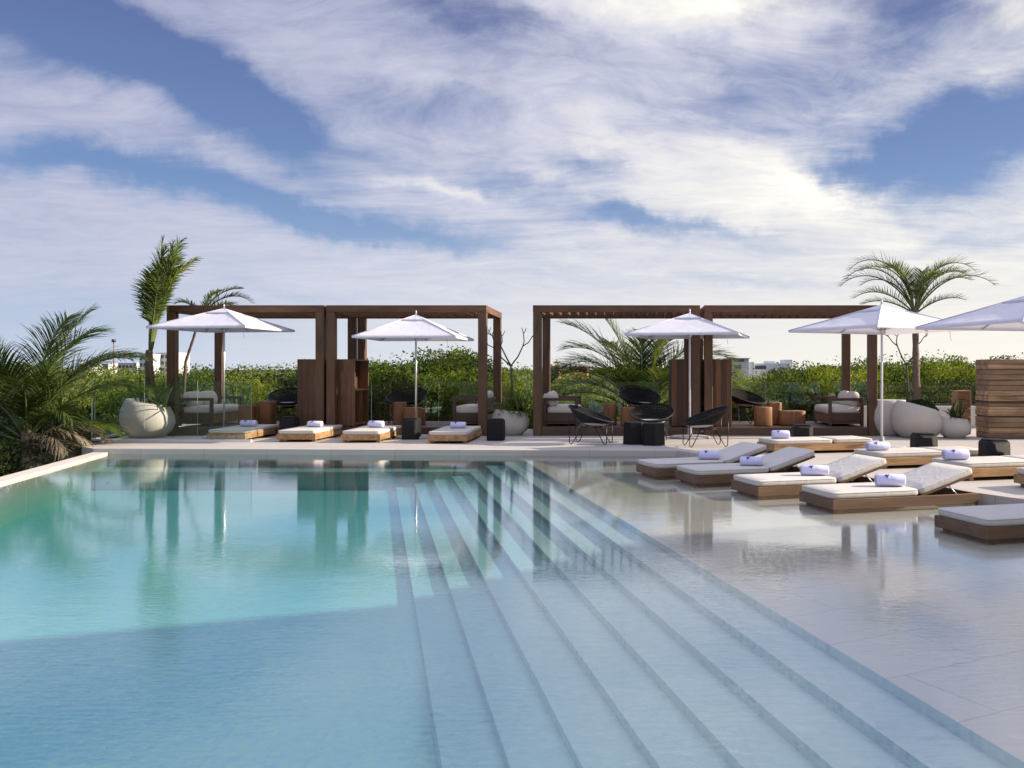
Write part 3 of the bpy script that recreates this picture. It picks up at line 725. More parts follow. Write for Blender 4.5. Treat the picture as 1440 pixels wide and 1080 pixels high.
# ------------------------------------------------------------------ parasols
def umbrella(xp, Y, s, phi, rim, top, label, base_vis=True):
    t = thing('parasol', label, 'parasol', (px(xp, Y), Y, ZD), 0, 'white square parasols')
    phi = R(phi)
    h = s / 2; rim -= ZD; top -= ZD
    # canopy: 4 sagging panels, two-sided thin cloth shell with a vent cap
    def canopy(r0, r1, z0, z1, n=10, sag=.02, drop=.035):
        mb = MB(); vs = []; fs = []
        cor = [(h, -h), (h, h), (-h, h), (-h, -h)]
        for q in range(4):
            a = cor[q]; b = cor[(q + 1) % 4]; o = len(vs)
            for i in range(n + 1):
                f = r0 + (r1 - r0) * i / n
                for j in range(n + 1):
                    g = j / n; x = (a[0] * (1 - g) + b[0] * g) * f; y = (a[1] * (1 - g) + b[1] * g) * f
                    edge = 4 * g * (1 - g)
                    u = i / n
                    z = z0 + (z1 - z0) * (1 - (1 - u) ** 1.0) - sag * edge * math.sin(PI * min(1, f)) * .8 + (.03 * edge if i == n else 0) * 0
                    inw = 1 - .035 * edge * f
                    vs.append((x * inw, y * inw, z))
            for i in range(n):
                for j in range(n):
                    fs.append((o + i * (n + 1) + j, o + (i + 1) * (n + 1) + j, o + (i + 1) * (n + 1) + j + 1, o + i * (n + 1) + j + 1))
            # valance hem
            oo = len(vs)
            for j in range(n + 1):
                p = vs[o + n * (n + 1) + j]; vs.append((p[0], p[1], p[2] - drop))
            for j in range(n): fs.append((o + n * (n + 1) + j, oo + j, oo + j + 1, o + n * (n + 1) + j + 1))
        mb.add(vs, fs, True); return mb
    c = canopy(.0, 1.0, top - .03, rim).build('canopy', M['canopy'], t); c.rotation_euler.z = phi
    sm = MB()
    for a_, b_ in ((h, -h), (h, h), (-h, h), (-h, -h)): sm.tube([(a_ * .02, b_ * .02, top - .022), (a_ * .5, b_ * .5, (top - .03 + rim) / 2 + .008), (a_, b_, rim + .006)], .009, 6)
    sm = sm.build('seam', M['canopy'], t); sm.rotation_euler.z = phi
    v = canopy(.0, .25, top - .008, top - .008 - (top - rim) * .24, 4, .004, .022).build('vent_cap', M['canopy'], t); v.rotation_euler.z = phi
    MB().tube([(0, 0, .02), (0, 0, top + .01)], .022, 12).build('pole', M['white_metal'] if xp > 900 else M['metal'], t)
    MB().tube([(0, 0, top + .01), (0, 0, top + .05), (0, 0, top + .09)], [.022, .018, .010], 10).build('finial', M['metal'], t)
    for q in range(8):
        a = phi + PI / 4 * q + PI / 4; rr = h * (1.38 if q % 2 == 0 else .96)
        r_ = MB(); zt = top - .07; ze = rim - .01
        r_.tube([(.03 * math.cos(a), .03 * math.sin(a), zt), (rr * .98 * math.cos(a), rr * .98 * math.sin(a), ze)], .011, 6)
        f = .45; r_.tube([(.03 * math.cos(a), .03 * math.sin(a), zt - .42), (rr * f * math.cos(a), rr * f * math.sin(a), zt + (ze - zt) * f)], .008, 6)
        r_.build('rib', M['metal'], t)
    MB().tube([(0, 0, top - .53), (0, 0, top - .45)], .04, 12).build('hub', M['metal'], t)
    b = MB(); b.lathe([(.44, 0), (.44, .035), (.40, .05), (.10, .07), (.05, .085), (.045, .22)], 4 if False else 28); b.build('base', M['base_stone'], t)
    e = MB(); e.tube([(h * .98 * math.cos(phi - .7) * 1.0, h * .98 * math.sin(phi - .7), rim - .03), (h * math.cos(phi - .7) * .99 + .02, h * .98 * math.sin(phi - .7), rim - .22)], .004, 4); e.build('tie_cord', M['metal'], t)
    return t
umbrella(315, 20.2, 2.18, -6.6, pz(463, 20.2) + .01, pz(433, 20.2), 'leftmost white parasol, in front of the leftmost pergola')
umbrella(585, 20.1, 2.15, -.7, pz(476, 20.1) + .01, pz(442, 20.1), 'white parasol second from the left, spread before the second pergola')
umbrella(970, 20.05, 2.36, -13, pz(473, 20.05) + .02, pz(440, 20.05), 'white parasol in the middle, its round stone base showing behind a wicker chair')
umbrella(1240, 17.4, 2.47, 27, pz(465, 17.4) + .02, pz(428, 17.4), 'white parasol with half its canopy sunlit, below the feathery palm on the right')
umbrella(1452, 14.2, 2.47, 17, pz(459, 14.2) + .02, pz(412, 14.2), 'white parasol cut off by the right edge of the photo')

# ------------------------------------------------------------------ glass fences
m, k, out = newmat('fence_glass')
tr = k.n('ShaderNodeBsdfTransparent'); tr.inputs[0].default_value = (.93, .965, .955, 1)
gl = k.n('ShaderNodeBsdfGlossy'); gl.inputs['Roughness'].default_value = .01; gl.inputs[0].default_value = (.75, .95, .92, 1)
mx = k.n('ShaderNodeMixShader'); mx.inputs[0].default_value = .055
k.put(mx.inputs[1], tr.outputs[0]); k.put(mx.inputs[2], gl.outputs[0]); k.put(out.inputs[0], mx.outputs[0]); M['glass'] = m
m, k, out = newmat('glass_edge'); principled(k, out, (.20, .30, .28), .3); M['glass_edge'] = m
def glass_fence(p0, p1, z0, z1, n, label, rail=True, edge_first=True):
    a = Vector((*p0, 0)); b = Vector((*p1, 0)); L = (b - a).length; rz = math.atan2(b.y - a.y, b.x - a.x)
    t = thing('glass_fence', label, 'glass fence', (a.x, a.y, z0), rz, 'glass fences around the terrace'); w = L / n
    for i in range(n):
        g = MB().box(i * w + .008, (i + 1) * w - .008, -.006, .006, .03, z1 - z0).build('glass_panel', M['glass'], t)
        MB().box((i + 1) * w - .0065, (i + 1) * w - .0025, -.0055, .0055, .03, z1 - z0).build('panel_edge', M['glass_edge'], g)
        if i == 0: MB().box(.001, .0055, -.0055, .0055, .03, z1 - z0).build('panel_edge', M['glass_edge'], g)
    if rail: MB().box(0, L, -.035, .035, 0, .045).build('channel', M['white_metal'], t)
    return t
glass_fence((px(129, 19.2), 19.2), (px(129, 19.2) + 1.14 * 3, 18.95), ZD, pz(536, 19.2), 3, 'frameless glass fence in front of the left round planter, ending at the leftmost sunbed')
glass_fence((-11.1, 19.45), (-12.05, 24.4), ZD, pz(536, 19.3), 3, 'frameless glass fence along the left end of the deck, seen nearly edge-on')
glass_fence((-12.0, 24.5), (px(1375, 24.5), 24.5), ZD, pz(537, 24.5), 12, 'long frameless glass fence behind all the pergolas')

# ------------------------------------------------------------------ planters
def planter(x, y, rx, h, tilt, label, tdir=0, name='planter'):
    t = thing('planter', label, 'planter', (x, y, ZD), tdir, 'pale egg-shaped planters')
    prof = [(rx * .58, 0), (rx * .64, .015), (rx * .70, .05), (rx * .90, h * .22), (rx, h * .45), (rx * .97, h * .68), (rx * .84, h * .90), (rx * .76, h),
            (rx * .72, h), (rx * .76, h * .86)]
    fn = lambda X, Y, Z: (X, Y * .96, Z * (1 - tilt * (X / rx)) if Z > .04 else Z)
    MB().lathe(prof[:-1] , 48, fn).build('pot', M['planter'], t)
    MB().lathe([(0, h * .93), (rx * .74, h * .93 + .001)], 30, lambda X, Y, Z: (X, Y * .96, Z * (1 - tilt * (X / rx)) + .075 * 0 + .0)).build('soil', M['soil'], t)
    return t
planter(px(207.5, 20.3), 20.3, .56, .78, .13, 'pale round planter behind the glass fence at the left end of the deck', 0)
planter(px(717, 21.0), 21.05, .44, .56, .06, 'pale planter with a bare frangipani, in the gap between the pergolas')
planter(px(1290, 20.3), 20.3, .57, .70, .22, 'large pale planter with the feathery palm, biggest of the cluster on the right')
planter(px(1252, 20.9), 20.95, .48, .80, .0, 'pale planter at the back of the right cluster, half hidden by the parasol pole')
planter(px(1342, 20.1), 20.1, .35, .44, .10, 'small pale planter with a spiky plant, right end of the cluster')

# ------------------------------------------------------------------ plants
def strap_clump(n, L, wd, spread=(20, 75), seed=0, droop=1.0, base_r=.1, seg=6):
    r = random.Random(seed); polys = []
    for i in range(n):
        az_ = r.uniform(0, 2 * PI); el_ = R(r.uniform(*spread)); l = L * r.uniform(.55, 1.1)
        p = Vector((r.uniform(-1, 1) * base_r, r.uniform(-1, 1) * base_r, 0)); d = Vector((math.cos(az_) * math.cos(el_), math.sin(az_) * math.cos(el_), math.sin(el_)))
        prev = None
        for q in range(seg + 1):
            f = q / seg; wv_ = wd * (.5 + 1.2 * f) * (1 - f) ** .6 if f > .3 else wd * (.55 + .6 * f)
            side = d.cross(Vector((0, 0, 1))); side = side.normalized() if side.length > .01 else Vector((1, 0, 0))
            a, b = p - side * wv_ / 2, p + side * wv_ / 2
            if prev: polys.append([prev[0], prev[1], b, a])
            prev = (a, b); p = p + d * (l / seg); d = (d + Vector((0, 0, -.16 * droop * (f + .3)))).normalized()
    return np.array([[tuple(v) for v in q] for q in polys])
def plant(name, x, y, z, polys, mat, label, cat='plant', group=None):
    o = quads_obj(name, polys, mat); o.location = (x, y, z); return tag(o, label, cat, group)
plant('strap_leaf_plant', px(222, 20.3), 20.3, ZD + .66, strap_clump(70, .75, .07, (15, 80), 1, 1.0, .3), M['leaf_strap'], 'dark strap-leaved plant spilling over the right side of the left round planter')
plant('strap_leaf_plant', px(721, 21), 21.05, ZD + .48, strap_clump(150, .62, .065, (5, 75), 2, 1.2, .26), M['leaf_strap'], 'dark leafy plant covering the planter under the bare frangipani')
plant('aloe_plant', px(1344, 20.1), 20.1, ZD + .42, strap_clump(34, .42, .06, (10, 80), 3, .5, .12), M['leaf_strap'], 'spiky dark plant in the small planter on the right')
plant('strap_leaf_plant', px(322, 25.2), 25.2, -.3, strap_clump(60, 1.5, .12, (30, 85), 4, .7, .35), M['leaf_strap'], 'broad strap-leaved plant behind the sofa of the leftmost pergola')
plant('strap_leaf_plant', px(268, 25.0), 25.0, -.3, strap_clump(50, 1.2, .10, (30, 85), 5, .7, .3), M['leaf_strap'], 'strap-leaved plant beside the foot of the slim leaning palm')
plant('strap_leaf_plant', px(750, 23.4), 23.5, ZD + .0, strap_clump(60, .8, .07, (10, 80), 6, 1.0, .25), M['leaf_strap'], 'leafy plant standing behind the left post of the third pergola')
# groundcover mound
def mound(n, rx, ry, h, leaf, seed):
    g = np.random.default_rng(seed); a = g.uniform(0, 2 * PI, n); r = np.sqrt(g.uniform(0, 1, n))
    P = np.stack([r * np.cos(a) * rx, r * np.sin(a) * ry, h * (1 - r ** 2) * g.uniform(.3, 1, n)], 1)
    return leaves_at(P, leaf, g)
def leaves_at(P, leaf, g, asp=.55, upb=.25):
    n = len(P); d = g.normal(size=(n, 3)); d[:, 2] += upb; d /= np.linalg.norm(d, axis=1)[:, None]
    e = g.normal(size=(n, 3)); s = np.cross(d, e); s /= np.linalg.norm(s, axis=1)[:, None]
    nn = np.cross(d, s); L = (leaf * g.uniform(.6, 1.25, n))[:, None]
    return np.stack([P - d * L * .5, P + s * L * asp * .5 + nn * L * .10, P + d * L * .5, P - s * L * asp * .5 + nn * L * .10], 1)
plant('groundcover', px(1293, 20.3), 20.3, ZD + .60, mound(3200, .40, .38, .25, .055, 11), M['leaf_dark'], 'dense dark groundcover filling the large planter on the right')

# bare frangipani trees
def bare_tree(x, y, z, H, label, seed, fork):
    r = random.Random(seed); t = thing('bare_frangipani', label, 'tree', (x, y, z))
    b = MB(); top = Vector((.0, 0, H * .55)); b.tube([(0, 0, 0), (.03, 0, H * .28), tuple(top)], [.032, .026, .022], 8); b.build('trunk', M['branch'], t)
    c = MB()
    def grow(p, d, l, rad, lev):
        q = p + d * l; mid = p + d * l * .5 + Vector((r.uniform(-.03, .03), 0, 0)) + Vector((d.x * .05, 0, -.02)); c.tube([p, mid, q], [rad, rad * .9, rad * .75], 6)
        if lev > 0:
            for s in (-1, 1):
                dd = (d + Vector((s * r.uniform(.25, .6), r.uniform(-.4, .4), .25))).normalized(); grow(q, dd, l * r.uniform(.45, .65), rad * .75, lev - 1)
    for s in fork: grow(top, Vector((s, r.uniform(-.2, .2), .85)).normalized(), H * .27, .019, 2)
    c.build('branches', M['branch'], t); return t
bare_tree(px(718, 21), 21.05, ZD + .50, 1.95, 'bare forked frangipani in the planter between the second and third pergolas', 3, (-.75, .5, -.45))
bare_tree(px(1275, 20.4), 20.4, ZD + .62, 1.75, 'thin bare frangipani growing beside the palm in the large right planter', 5, (-.4, .35))

# ------------------------------------------------------------------ palms
def frond(L, az_, el_, droop, nleaf, ll, lw_, seed, side_ang=55, hang=.5, vsh=.25, twist=0.0, start=.14):
    """returns rachis points and leaflet quads"""
    r = random.Random(seed); seg = 16; p = Vector((0, 0, 0)); pts = [p.copy()]
    a = az_; e = el_
    for i in range(seg):
        d = Vector((math.cos(a) * math.cos(e), math.sin(a) * math.cos(e), math.sin(e))); p = p + d * (L / seg); pts.append(p.copy()); e -= droop / seg * (.4 + 1.3 * i / seg); a += twist / seg
    polys = []
    for i in range(nleaf):
        f = start + (1 - start) * (i + .5) / nleaf; x = f * seg; i0 = min(int(x), seg - 1); q = pts[i0].lerp(pts[i0 + 1], x - i0)
        tdir = (pts[i0 + 1] - pts[i0]).normalized(); side = tdir.cross(Vector((0, 0, 1)))
        side = side.normalized() if side.length > .05 else Vector((math.sin(az_), -math.cos(az_), 0))
        up = side.cross(tdir).normalized(); l = ll * (math.sin(PI * (.16 + .76 * (f - start) / (1 - start))) ** .7) * r.uniform(.82, 1.12)
        for s in (-1, 1):
            an = R(side_ang) * (1 - .45 * f) + r.uniform(-.1, .1)
            d = (tdir * math.cos(an) + side * s * math.sin(an) + up * (vsh + r.uniform(-.16, .16))).normalized(); pp = q.copy(); prev = None
            nrm = (up * .8 + side * s * .3 + Vector((r.uniform(-.3, .3),) * 3)).normalized()
            for g in range(4):
                u = g / 3; w_ = lw_ * [.75, 1.0, .75, .08][g]; wd = d.cross(nrm).normalized() * w_ / 2
                A, B = pp - wd, pp + wd
                if prev: polys.append([prev[0], prev[1], B, A])
                prev = (A, B); pp = pp + d * l / 3; d = (d + Vector((0, 0, -hang * (.25 + .5 * u) * r.uniform(.7, 1.2)))).normalized()
    return pts, np.array([[tuple(v) for v in q] for q in polys])
def palm(name, label, base, trunk_pts, trunk_r, fronds, mat, group=None, trunk_mat=None, nleaf=46, ll=.5, lw_=.035, hang=.5, vsh=.25, crown_h=.25, side_ang=55, start=.14):
    t = thing(name, label, 'palm tree', base, 0, group)
    pts = [Vector(p) for p in trunk_pts]; fine = []
    for i in range(len(pts) - 1):
        for j in range(6): fine.append(pts[i].lerp(pts[i + 1], j / 6))
    fine.append(pts[-1]); n = len(fine)
    rad = [trunk_r * (1.25 - .45 * i / n) * (1 + .07 * ((i % 2) * 2 - 1)) for i in range(n)]
    MB().tube(fine, rad, 10).build('trunk', trunk_mat or M['bark'], t)
    top = pts[-1]
    for i, fr_ in enumerate(fronds):
        az_, el_, L, droop = fr_[:4]; mt = fr_[4] if len(fr_) > 4 else mat; tw = fr_[5] if len(fr_) > 5 else 0
        P, q = frond(L, R(az_), R(el_), R(droop), nleaf, ll * (L / 2.2) ** .5, lw_, hash((name, i)) % 9999 if False else i * 31 + int(abs(base[0]) * 10), side_ang, hang, vsh, R(tw), start)
        off = Vector((math.cos(R(az_)), math.sin(R(az_)), 0)) * trunk_r * .6 + Vector((0, 0, -crown_h * (1 - el_ / 90)))
        o = quads_obj('frond', q, mt, t); o.location = top + off
        MB().tube(P, [.020 * (1 - .85 * j / len(P)) + .002 for j in range(len(P))], 5).build('rib', M['green_stem'] if mt != M['palm_dry'] else mt, o)
    return t
rp = random.Random(5)
# right feathery palm (date-like) in the large planter
X0 = px(1290, 20.3); zc = pz(422, 20.3)
FR = [(178, 80, 2.35, 140), (170, 60, 2.2, 115), (185, 68, 2.25, 125), (160, 80, 1.9, 120), (192, 40, 1.75, 80), (120, 84, 1.5, 90), (215, 78, 1.7, 110), (150, 66, 1.7, 110),
      (6, 78, 2.2, 130), (-4, 56, 2.25, 105), (14, 68, 2.0, 110), (-30, 76, 1.6, 110), (60, 78, 1.5, 90), (290, 76, 1.4, 110), (330, 62, 1.6, 95), (0, 36, 1.3, 60), (174, 32, 1.3, 60), (-8, 82, 1.5, 80)]
FR = [(a_, e_, l_ * .89, d_) for a_, e_, l_, d_ in FR]
palm('feather_palm', 'slender palm with a wide feathery crown above the large planter on the right', (X0, 20.3, ZD + .6), [(0, 0, 0), (-.03, 0, 1.0), (-.05, 0, zc - ZD - .75)], .07, FR, M['palm_green'], None, M['bark'], 40, .40, .017, .06, .38, .2, 66)
# wind-blown tall palm at the left planter
X1 = px(213, 20.5)
FR = []
for i in range(9): FR.append((rp.uniform(-25, 40), rp.uniform(78, 88), rp.uniform(2.0, 2.5), rp.uniform(-4, 22), M['palm_lime'] if i % 3 == 0 else M['palm_green'], 0))
for i in range(9): FR.append((rp.uniform(-60, 70), rp.uniform(77, 89), rp.uniform(1.5, 2.0), rp.uniform(0, 20), M['palm_lime'] if i % 4 == 0 else M['palm_green'], 0))
FR.append((8, 87, 2.3, 58)); FR.append((-15, 86, 2.1, 40))
palm('windblown_palm', 'tall palm with fronds swept into a narrow upright plume, left of the leftmost pergola', (X1, 20.4, ZD + .65), [(.06, 0, 0), (.02, 0, .6), (.0, 0, .95), (0.0, 0, pz(492, 20.4) - ZD - .65)], .085, FR, M['palm_green'], None, M['bark'], 40, .52, .026, .95, .05, .02, 56, .36)
# slim leaning palm behind leftmost pergola
Xb = px(262, 25.0)
palm('slim_palm', 'slim leaning palm rising behind the roof of the leftmost pergola', (Xb, 25.0, -.6), [(0, 0, 0), (-.07, 0, 1.4), (-.02, 0, 2.4), (.18, 0, 3.0), (.40, 0, pz(440, 25) + .6)], .036,
     [(0, 48, 1.55, 95), (10, 60, 1.3, 70), (170, 50, .9, 80), (60, 70, .9, 60), (-20, 30, 1.3, 60)], M['palm_green'], None, M['branch'], 38, .45, .026, .2, .3, .1)
# big palm behind the third pergola
Xc = px(903, 26.0)
FR = [(175, 60, 3.3, 125), (165, 46, 3.1, 105), (190, 36, 2.9, 85), (178, 74, 3.0, 90), (120, 70, 2.8, 60), (90, 78, 2.6, 45), (30, 70, 3.0, 75), (5, 60, 3.4, 110), (-10, 68, 3.2, 100), (182, 82, 2.9, 35), (0, 84, 2.8, 50), (15, 50, 3.3, 95), (205, 66, 3.2, 115),
      (-5, 35, 2.9, 80), (240, 62, 2.8, 115), (300, 60, 2.8, 115), (150, 24, 3.0, 66, M['palm_lime']), (172, 16, 2.7, 55, M['palm_lime']), (185, 56, 3.4, 120), (70, 70, 3.0, 60), (196, 8, 2.4, 50, M['palm_lime']), (172, 72, 3.4, 60)]
palm('coconut_palm', 'big coconut palm with arching fronds behind the third pergola', (Xc, 26.0, -3.6), [(0, 0, 0), (.1, 0, 2.0), (0, 0, pz(578, 26) + 3.6)], .14, FR, M['palm_green'], 'coconut palms below the terrace', M['bark'], 88, .85, .024, .55, .2, .2, 56)
# big palm at the left, beside the infinity edge
Yl = 18.2; Xl = px(38, Yl)
FR = [(12, 66, 2.8, 85), (2, 50, 2.6, 80), (-15, 78, 2.7, 75), (172, 68, 2.8, 85), (160, 48, 2.7, 95), (190, 80, 2.8, 60), (90, 80, 2.7, 50), (60, 66, 2.7, 80), (120, 60, 2.7, 80), (230, 68, 2.6, 100), (300, 66, 2.0, 100), (330, 46, 1.7, 90),
      (270, 78, 2.3, 80), (8, 26, 1.7, 60, M['palm_lime']), (205, 40, 2.4, 80), (180, 18, 2.2, 60, M['palm_lime']), (30, 82, 2.6, 40), (345, 2, 1.5, 60, M['palm_dry']), (20, 30, 1.5, 100, M['palm_dry']), (-5, 25, 1.6, 110, M['palm_dry']), (8, 15, 1.7, 95, M['palm_dry']), (-25, 20, 1.4, 100, M['palm_dry']), (15, -8, 1.5, 60, M['palm_dry']), (200, -8, 1.3, 70, M['palm_dry']), (320, -25, 1.2, 50, M['palm_dry']), (5, -22, 1.4, 50, M['palm_dry']), (240, -20, 1.2, 60, M['palm_dry'])]
palm('coconut_palm', 'big dark coconut palm with dry lower fronds beside the pool edge on the left', (Xl, Yl, -3.6), [(0, 0, 0), (.15, 0, 2.0), (0, 0, pz(604, Yl) + 3.6)], .13, FR, M['palm_green'], 'coconut palms below the terrace', M['bark'], 74, .82, .020, .80, .15, .3, 50)

# ------------------------------------------------------------------ leafy trees beyond the terrace
def crown_polys(seed, n=5200, leaf=.13, blobs=22):
    g = np.random.default_rng(seed); P = []
    cs = [(0, 0, 0, .72)]
    for i in range(blobs):
        a = g.uniform(0, 2 * PI); e = g.uniform(-.6, 1.0); rr = g.uniform(.20, .38)
        cs.append((math.cos(a) * .62 * math.cos(e * .9), math.sin(a) * .62 * math.cos(e * .9), .55 * math.sin(e) + .02, rr))
    wts = np.array([c[3] ** 2 for c in cs]); wts /= wts.sum()
    for c, w_ in zip(cs, wts):
        m_ = int(n * w_); d = g.normal(size=(m_, 3)); d /= np.linalg.norm(d, axis=1)[:, None]
        rad = c[3] * (1 - .38 * g.uniform(0, 1, m_) ** 1.6)
        # lumpy
        lump = 1 + .16 * np.sin(d[:, 0] * 7 + seed) * np.sin(d[:, 1] * 8 + 2 * seed) + .1 * np.sin(d[:, 2] * 11)
        P.append(np.array(c[:3]) + d * (rad * lump)[:, None])
    tw = int(n * .012)       # stray twigs
    d = g.normal(size=(tw, 3)); d[:, 2] = np.abs(d[:, 2]); d /= np.linalg.norm(d, axis=1)[:, None]; P.append(d * g.uniform(.7, .93, tw)[:, None])
    return np.concatenate(P), g
protos = []
def make_tree(seed, R0, mat, leaf, n):
    P, g = crown_polys(seed, n); P = P * np.array([R0, R0, R0 * .95])
    q = leaves_at(P, leaf, g)
    t = thing('leafy_tree', 'x', 'tree', (0, 0, 0), 0, 'leafy trees beyond the glass fence')
    quads_obj('crown', q, mat, t)
    b = MB(); r = random.Random(seed); b.tube([(0, 0, -5.2), (.08, 0, -3.2), (0, .05, -1.2), (0, 0, -.2)], [.12, .10, .085, .05], 7)
    for i in range(7):
        a = r.uniform(0, 6.28); e = r.uniform(.3, 1.1); l = R0 * .8
        b.tube([(0, 0, -1.3 + .12 * i), (math.cos(a) * l * .4, math.sin(a) * l * .4, -.9 + .1 * i + l * .3 * e), (math.cos(a) * l, math.sin(a) * l * .9, -.5 + l * .5 * e)], [.05, .035, .015], 5)
    b.build('trunk', M['branch'], t); return t
T = [make_tree(s, 1.7, M['leaf_tree'], .088, 17000) for s in (11, 12, 13, 14)]
TD = [make_tree(s, 1.7, M['leaf_dark'], .12, 5000) for s in (21, 22)]
used = set()
def put_tree(src, i, x, y, top, sc, label, rz, group='leafy trees beyond the glass fence'):
    s = src[i % len(src)]
    if (id(src), i % len(src)) not in used: used.add((id(src), i % len(src))); o = s
    else: o = copy_tree(s)
    o['label'] = label; o['group'] = group; o.location = (x, y, top - 1.42 * sc); o.rotation_euler = (0, 0, rz); o.scale = (sc, sc, sc); return o
# (px x, px y of the top, distance)
rt = random.Random(9)
near = []
prof = [(120, 545), (175, 540), (235, 520), (290, 515), (345, 508), (400, 512), (440, 510), (530, 502), (575, 490), (625, 481), (668, 490), (695, 528), (745, 545), (800, 548), (850, 556),
        (900, 550), (960, 545), (1030, 528), (1075, 518), (1115, 508), (1155, 500), (1195, 496), (1240, 492), (1285, 493), (1330, 494), (1370, 500), (1420, 492), (1475, 495)]
def ptop(x):
    for (a, b), (c, d) in zip(prof, prof[1:]):
        if a <= x <= c: return b + (d - b) * (x - a) / (c - a)
    return prof[0][1] if x < prof[0][0] else prof[-1][1]
i = 0
where = ['behind the round planter on the left', 'behind the leftmost pergola', 'behind the second pergola', 'in the gap between the pergolas', 'behind the third pergola', 'behind the rightmost pergola', 'behind the planters on the right', 'at the right edge behind the timber screen']
def wh(x): return where[0] if x < 232 else where[1] if x < 456 else where[2] if x < 684 else where[3] if x < 750 else where[4] if x < 986 else where[5] if x < 1236 else where[6] if x < 1375 else where[7]
rows = [(26.6, 58, .85, 0), (28.6, 62, 1.0, 0), (31.0, 66, 1.1, 6)]
cnt = {}
for ri, (Y, step, sc, dy) in enumerate(rows):
    x = 118 + 20 * ri
    while x < 1500:
        Yt = Y + rt.uniform(-.4, .4)
        yt = ptop(x) + (26 if ri == 0 else (6 if ri == 1 else 2)) + rt.uniform(-3, 9)
        top = pz(yt, Yt)
        key = (wh(x), ri); cnt[key] = cnt.get(key, 0) + 1
        rowname = ['front-row', 'middle-row', 'back-row'][ri]
        lab = f'{rowname} leafy tree {wh(x)}, number {cnt[key]} of its row from the left'
        near.append((ri, x, Yt, top, sc * rt.uniform(.9, 1.1)))
        lab = f'{["front", "middle", "back"][ri]}-row leafy tree {wh(x)}'
        o = put_tree(T, i, px(x, Yt), Yt, top, near[-1][4], lab, rt.uniform(0, 6.28)); o['_x'] = x; o['_k'] = f'{ri}|{wh(x)}'
        x += step * rt.uniform(.85, 1.15); i += 1
# make those labels single: order inside each row and stretch, told by what stands nearest
groups = {}
for o in [o for o in col.objects if o.get('_k')]: groups.setdefault(o['_k'], []).append(o)
words = {1: [''], 2: ['left one of two', 'right one of two'], 3: ['leftmost of three', 'middle one of three', 'rightmost of three'],
         4: ['leftmost of four', 'second of four from the left', 'third of four from the left', 'rightmost of four'],
         5: ['leftmost of five', 'second of five from the left', 'middle one of five', 'fourth of five from the left', 'rightmost of five']}
for kk, os_ in groups.items():
    os_.sort(key=lambda o: o['_x'])
    for j, o in enumerate(os_):
        w_ = words[len(os_)][j] if len(os_) <= 5 else f'{["first","second","third","fourth","fifth","sixth","seventh"][j]} from the left'
        o['label'] = o['label'] + (', ' + w_ if w_ else '')
        del o['_x']; del o['_k']
# dark bushes at the left, below the terrace
dl = [(5, 20.5, 575), (70, 21.5, 560), (120, 22.0, 565), (20, 17.0, 640), (95, 17.2, 630), (-30, 18.0, 600), (60, 25, 545), (0, 26, 540), (112, 19.6, 600)]
dn = ['dark bush behind the left palm at the photo edge', 'dark bush directly behind the left palm trunk', 'dark bush behind the end of the glass fence', 'low dark bush below the pool edge at the far left', 'low dark bush right of the left palm trunk',
      'dark bush at the very left edge beyond the pool', 'dark tree farther back behind the left palm fronds', 'dark tree farthest back at the left edge', 'dark bush between the left palm and the glass fence corner']
for i, ((x, Y, yt), l) in enumerate(zip(dl, dn)):
    put_tree(TD, i, px(x, Y), Y, pz(yt, Y), .95, l, i * 1.3, 'dark bushes below the terrace on the left')

# far forest: nobody could count it
g = np.random.default_rng(3); NT = 2600; n = 260000
Yt_ = 34 * (700 / 34) ** (g.uniform(0, 1, NT) ** 1.0); Xt_ = px(g.uniform(-260, 1700, NT), Yt_)
rt_ = g.uniform(1.5, 2.6, NT) * (1 + Yt_ / 160); base_ = np.where(px(760, Yt_) > Xt_, 0, 0)
def gz(Y): return -.25 + np.asarray(Y) * .0045
top_ = gz(Yt_) + g.normal(0, .30, NT) * (1 + Yt_ / 90)
wt = rt_ / Yt_ ** .9; wt /= wt.sum(); idx = g.choice(NT, n, p=wt)
d = g.normal(size=(n, 3)); d[:, 2] = np.abs(d[:, 2]) * 1.1 - .25; d[:, 1] -= .4; d /= np.linalg.norm(d, axis=1)[:, None]
lump = 1 + .14 * np.sin(d[:, 0] * 7 + idx) * np.sin(d[:, 2] * 8 + 2 * idx) + .09 * np.sin(d[:, 1] * 13 + idx)
rr_ = rt_[idx] * lump * (1 - .3 * g.uniform(0, 1, n) ** 2)
Pf = np.stack([Xt_[idx] + d[:, 0] * rr_, Yt_[idx] + d[:, 1] * rr_, top_[idx] - rt_[idx] * .8 + d[:, 2] * rr_ * .95], 1)
lf_ = .075 * (np.clip(Pf[:, 1], 30, None) / 30) ** .85
q = leaves_at(Pf, 1.0, g, .65); cen = Pf[:, None, :]; q = cen + (q - cen) * lf_[:, None, None] * 1.7
fo = quads_obj('far_forest', q, M['far_wood'])
fo2 = MB(); vs = []; fs = []; nx, ny = 120, 60
for j in range(ny):
    Y = 34 * (1200 / 34) ** (j / (ny - 1))
    for i in range(nx):
        X = px(-400 + 2300 * i / (nx - 1), Y); vs.append((X, Y, float(gz(Y)) - 1.9))
for j in range(ny - 1):
    for i in range(nx - 1): a = j * nx + i; fs.append((a, a + 1, a + nx + 1, a + nx))
fo2.add(vs, fs, True); under = fo2.build('forest_floor', M['leaf_dark'])
tag(fo, 'far green forest canopy stretching to the horizon', 'forest', kind='stuff'); tag(under, kind='structure')

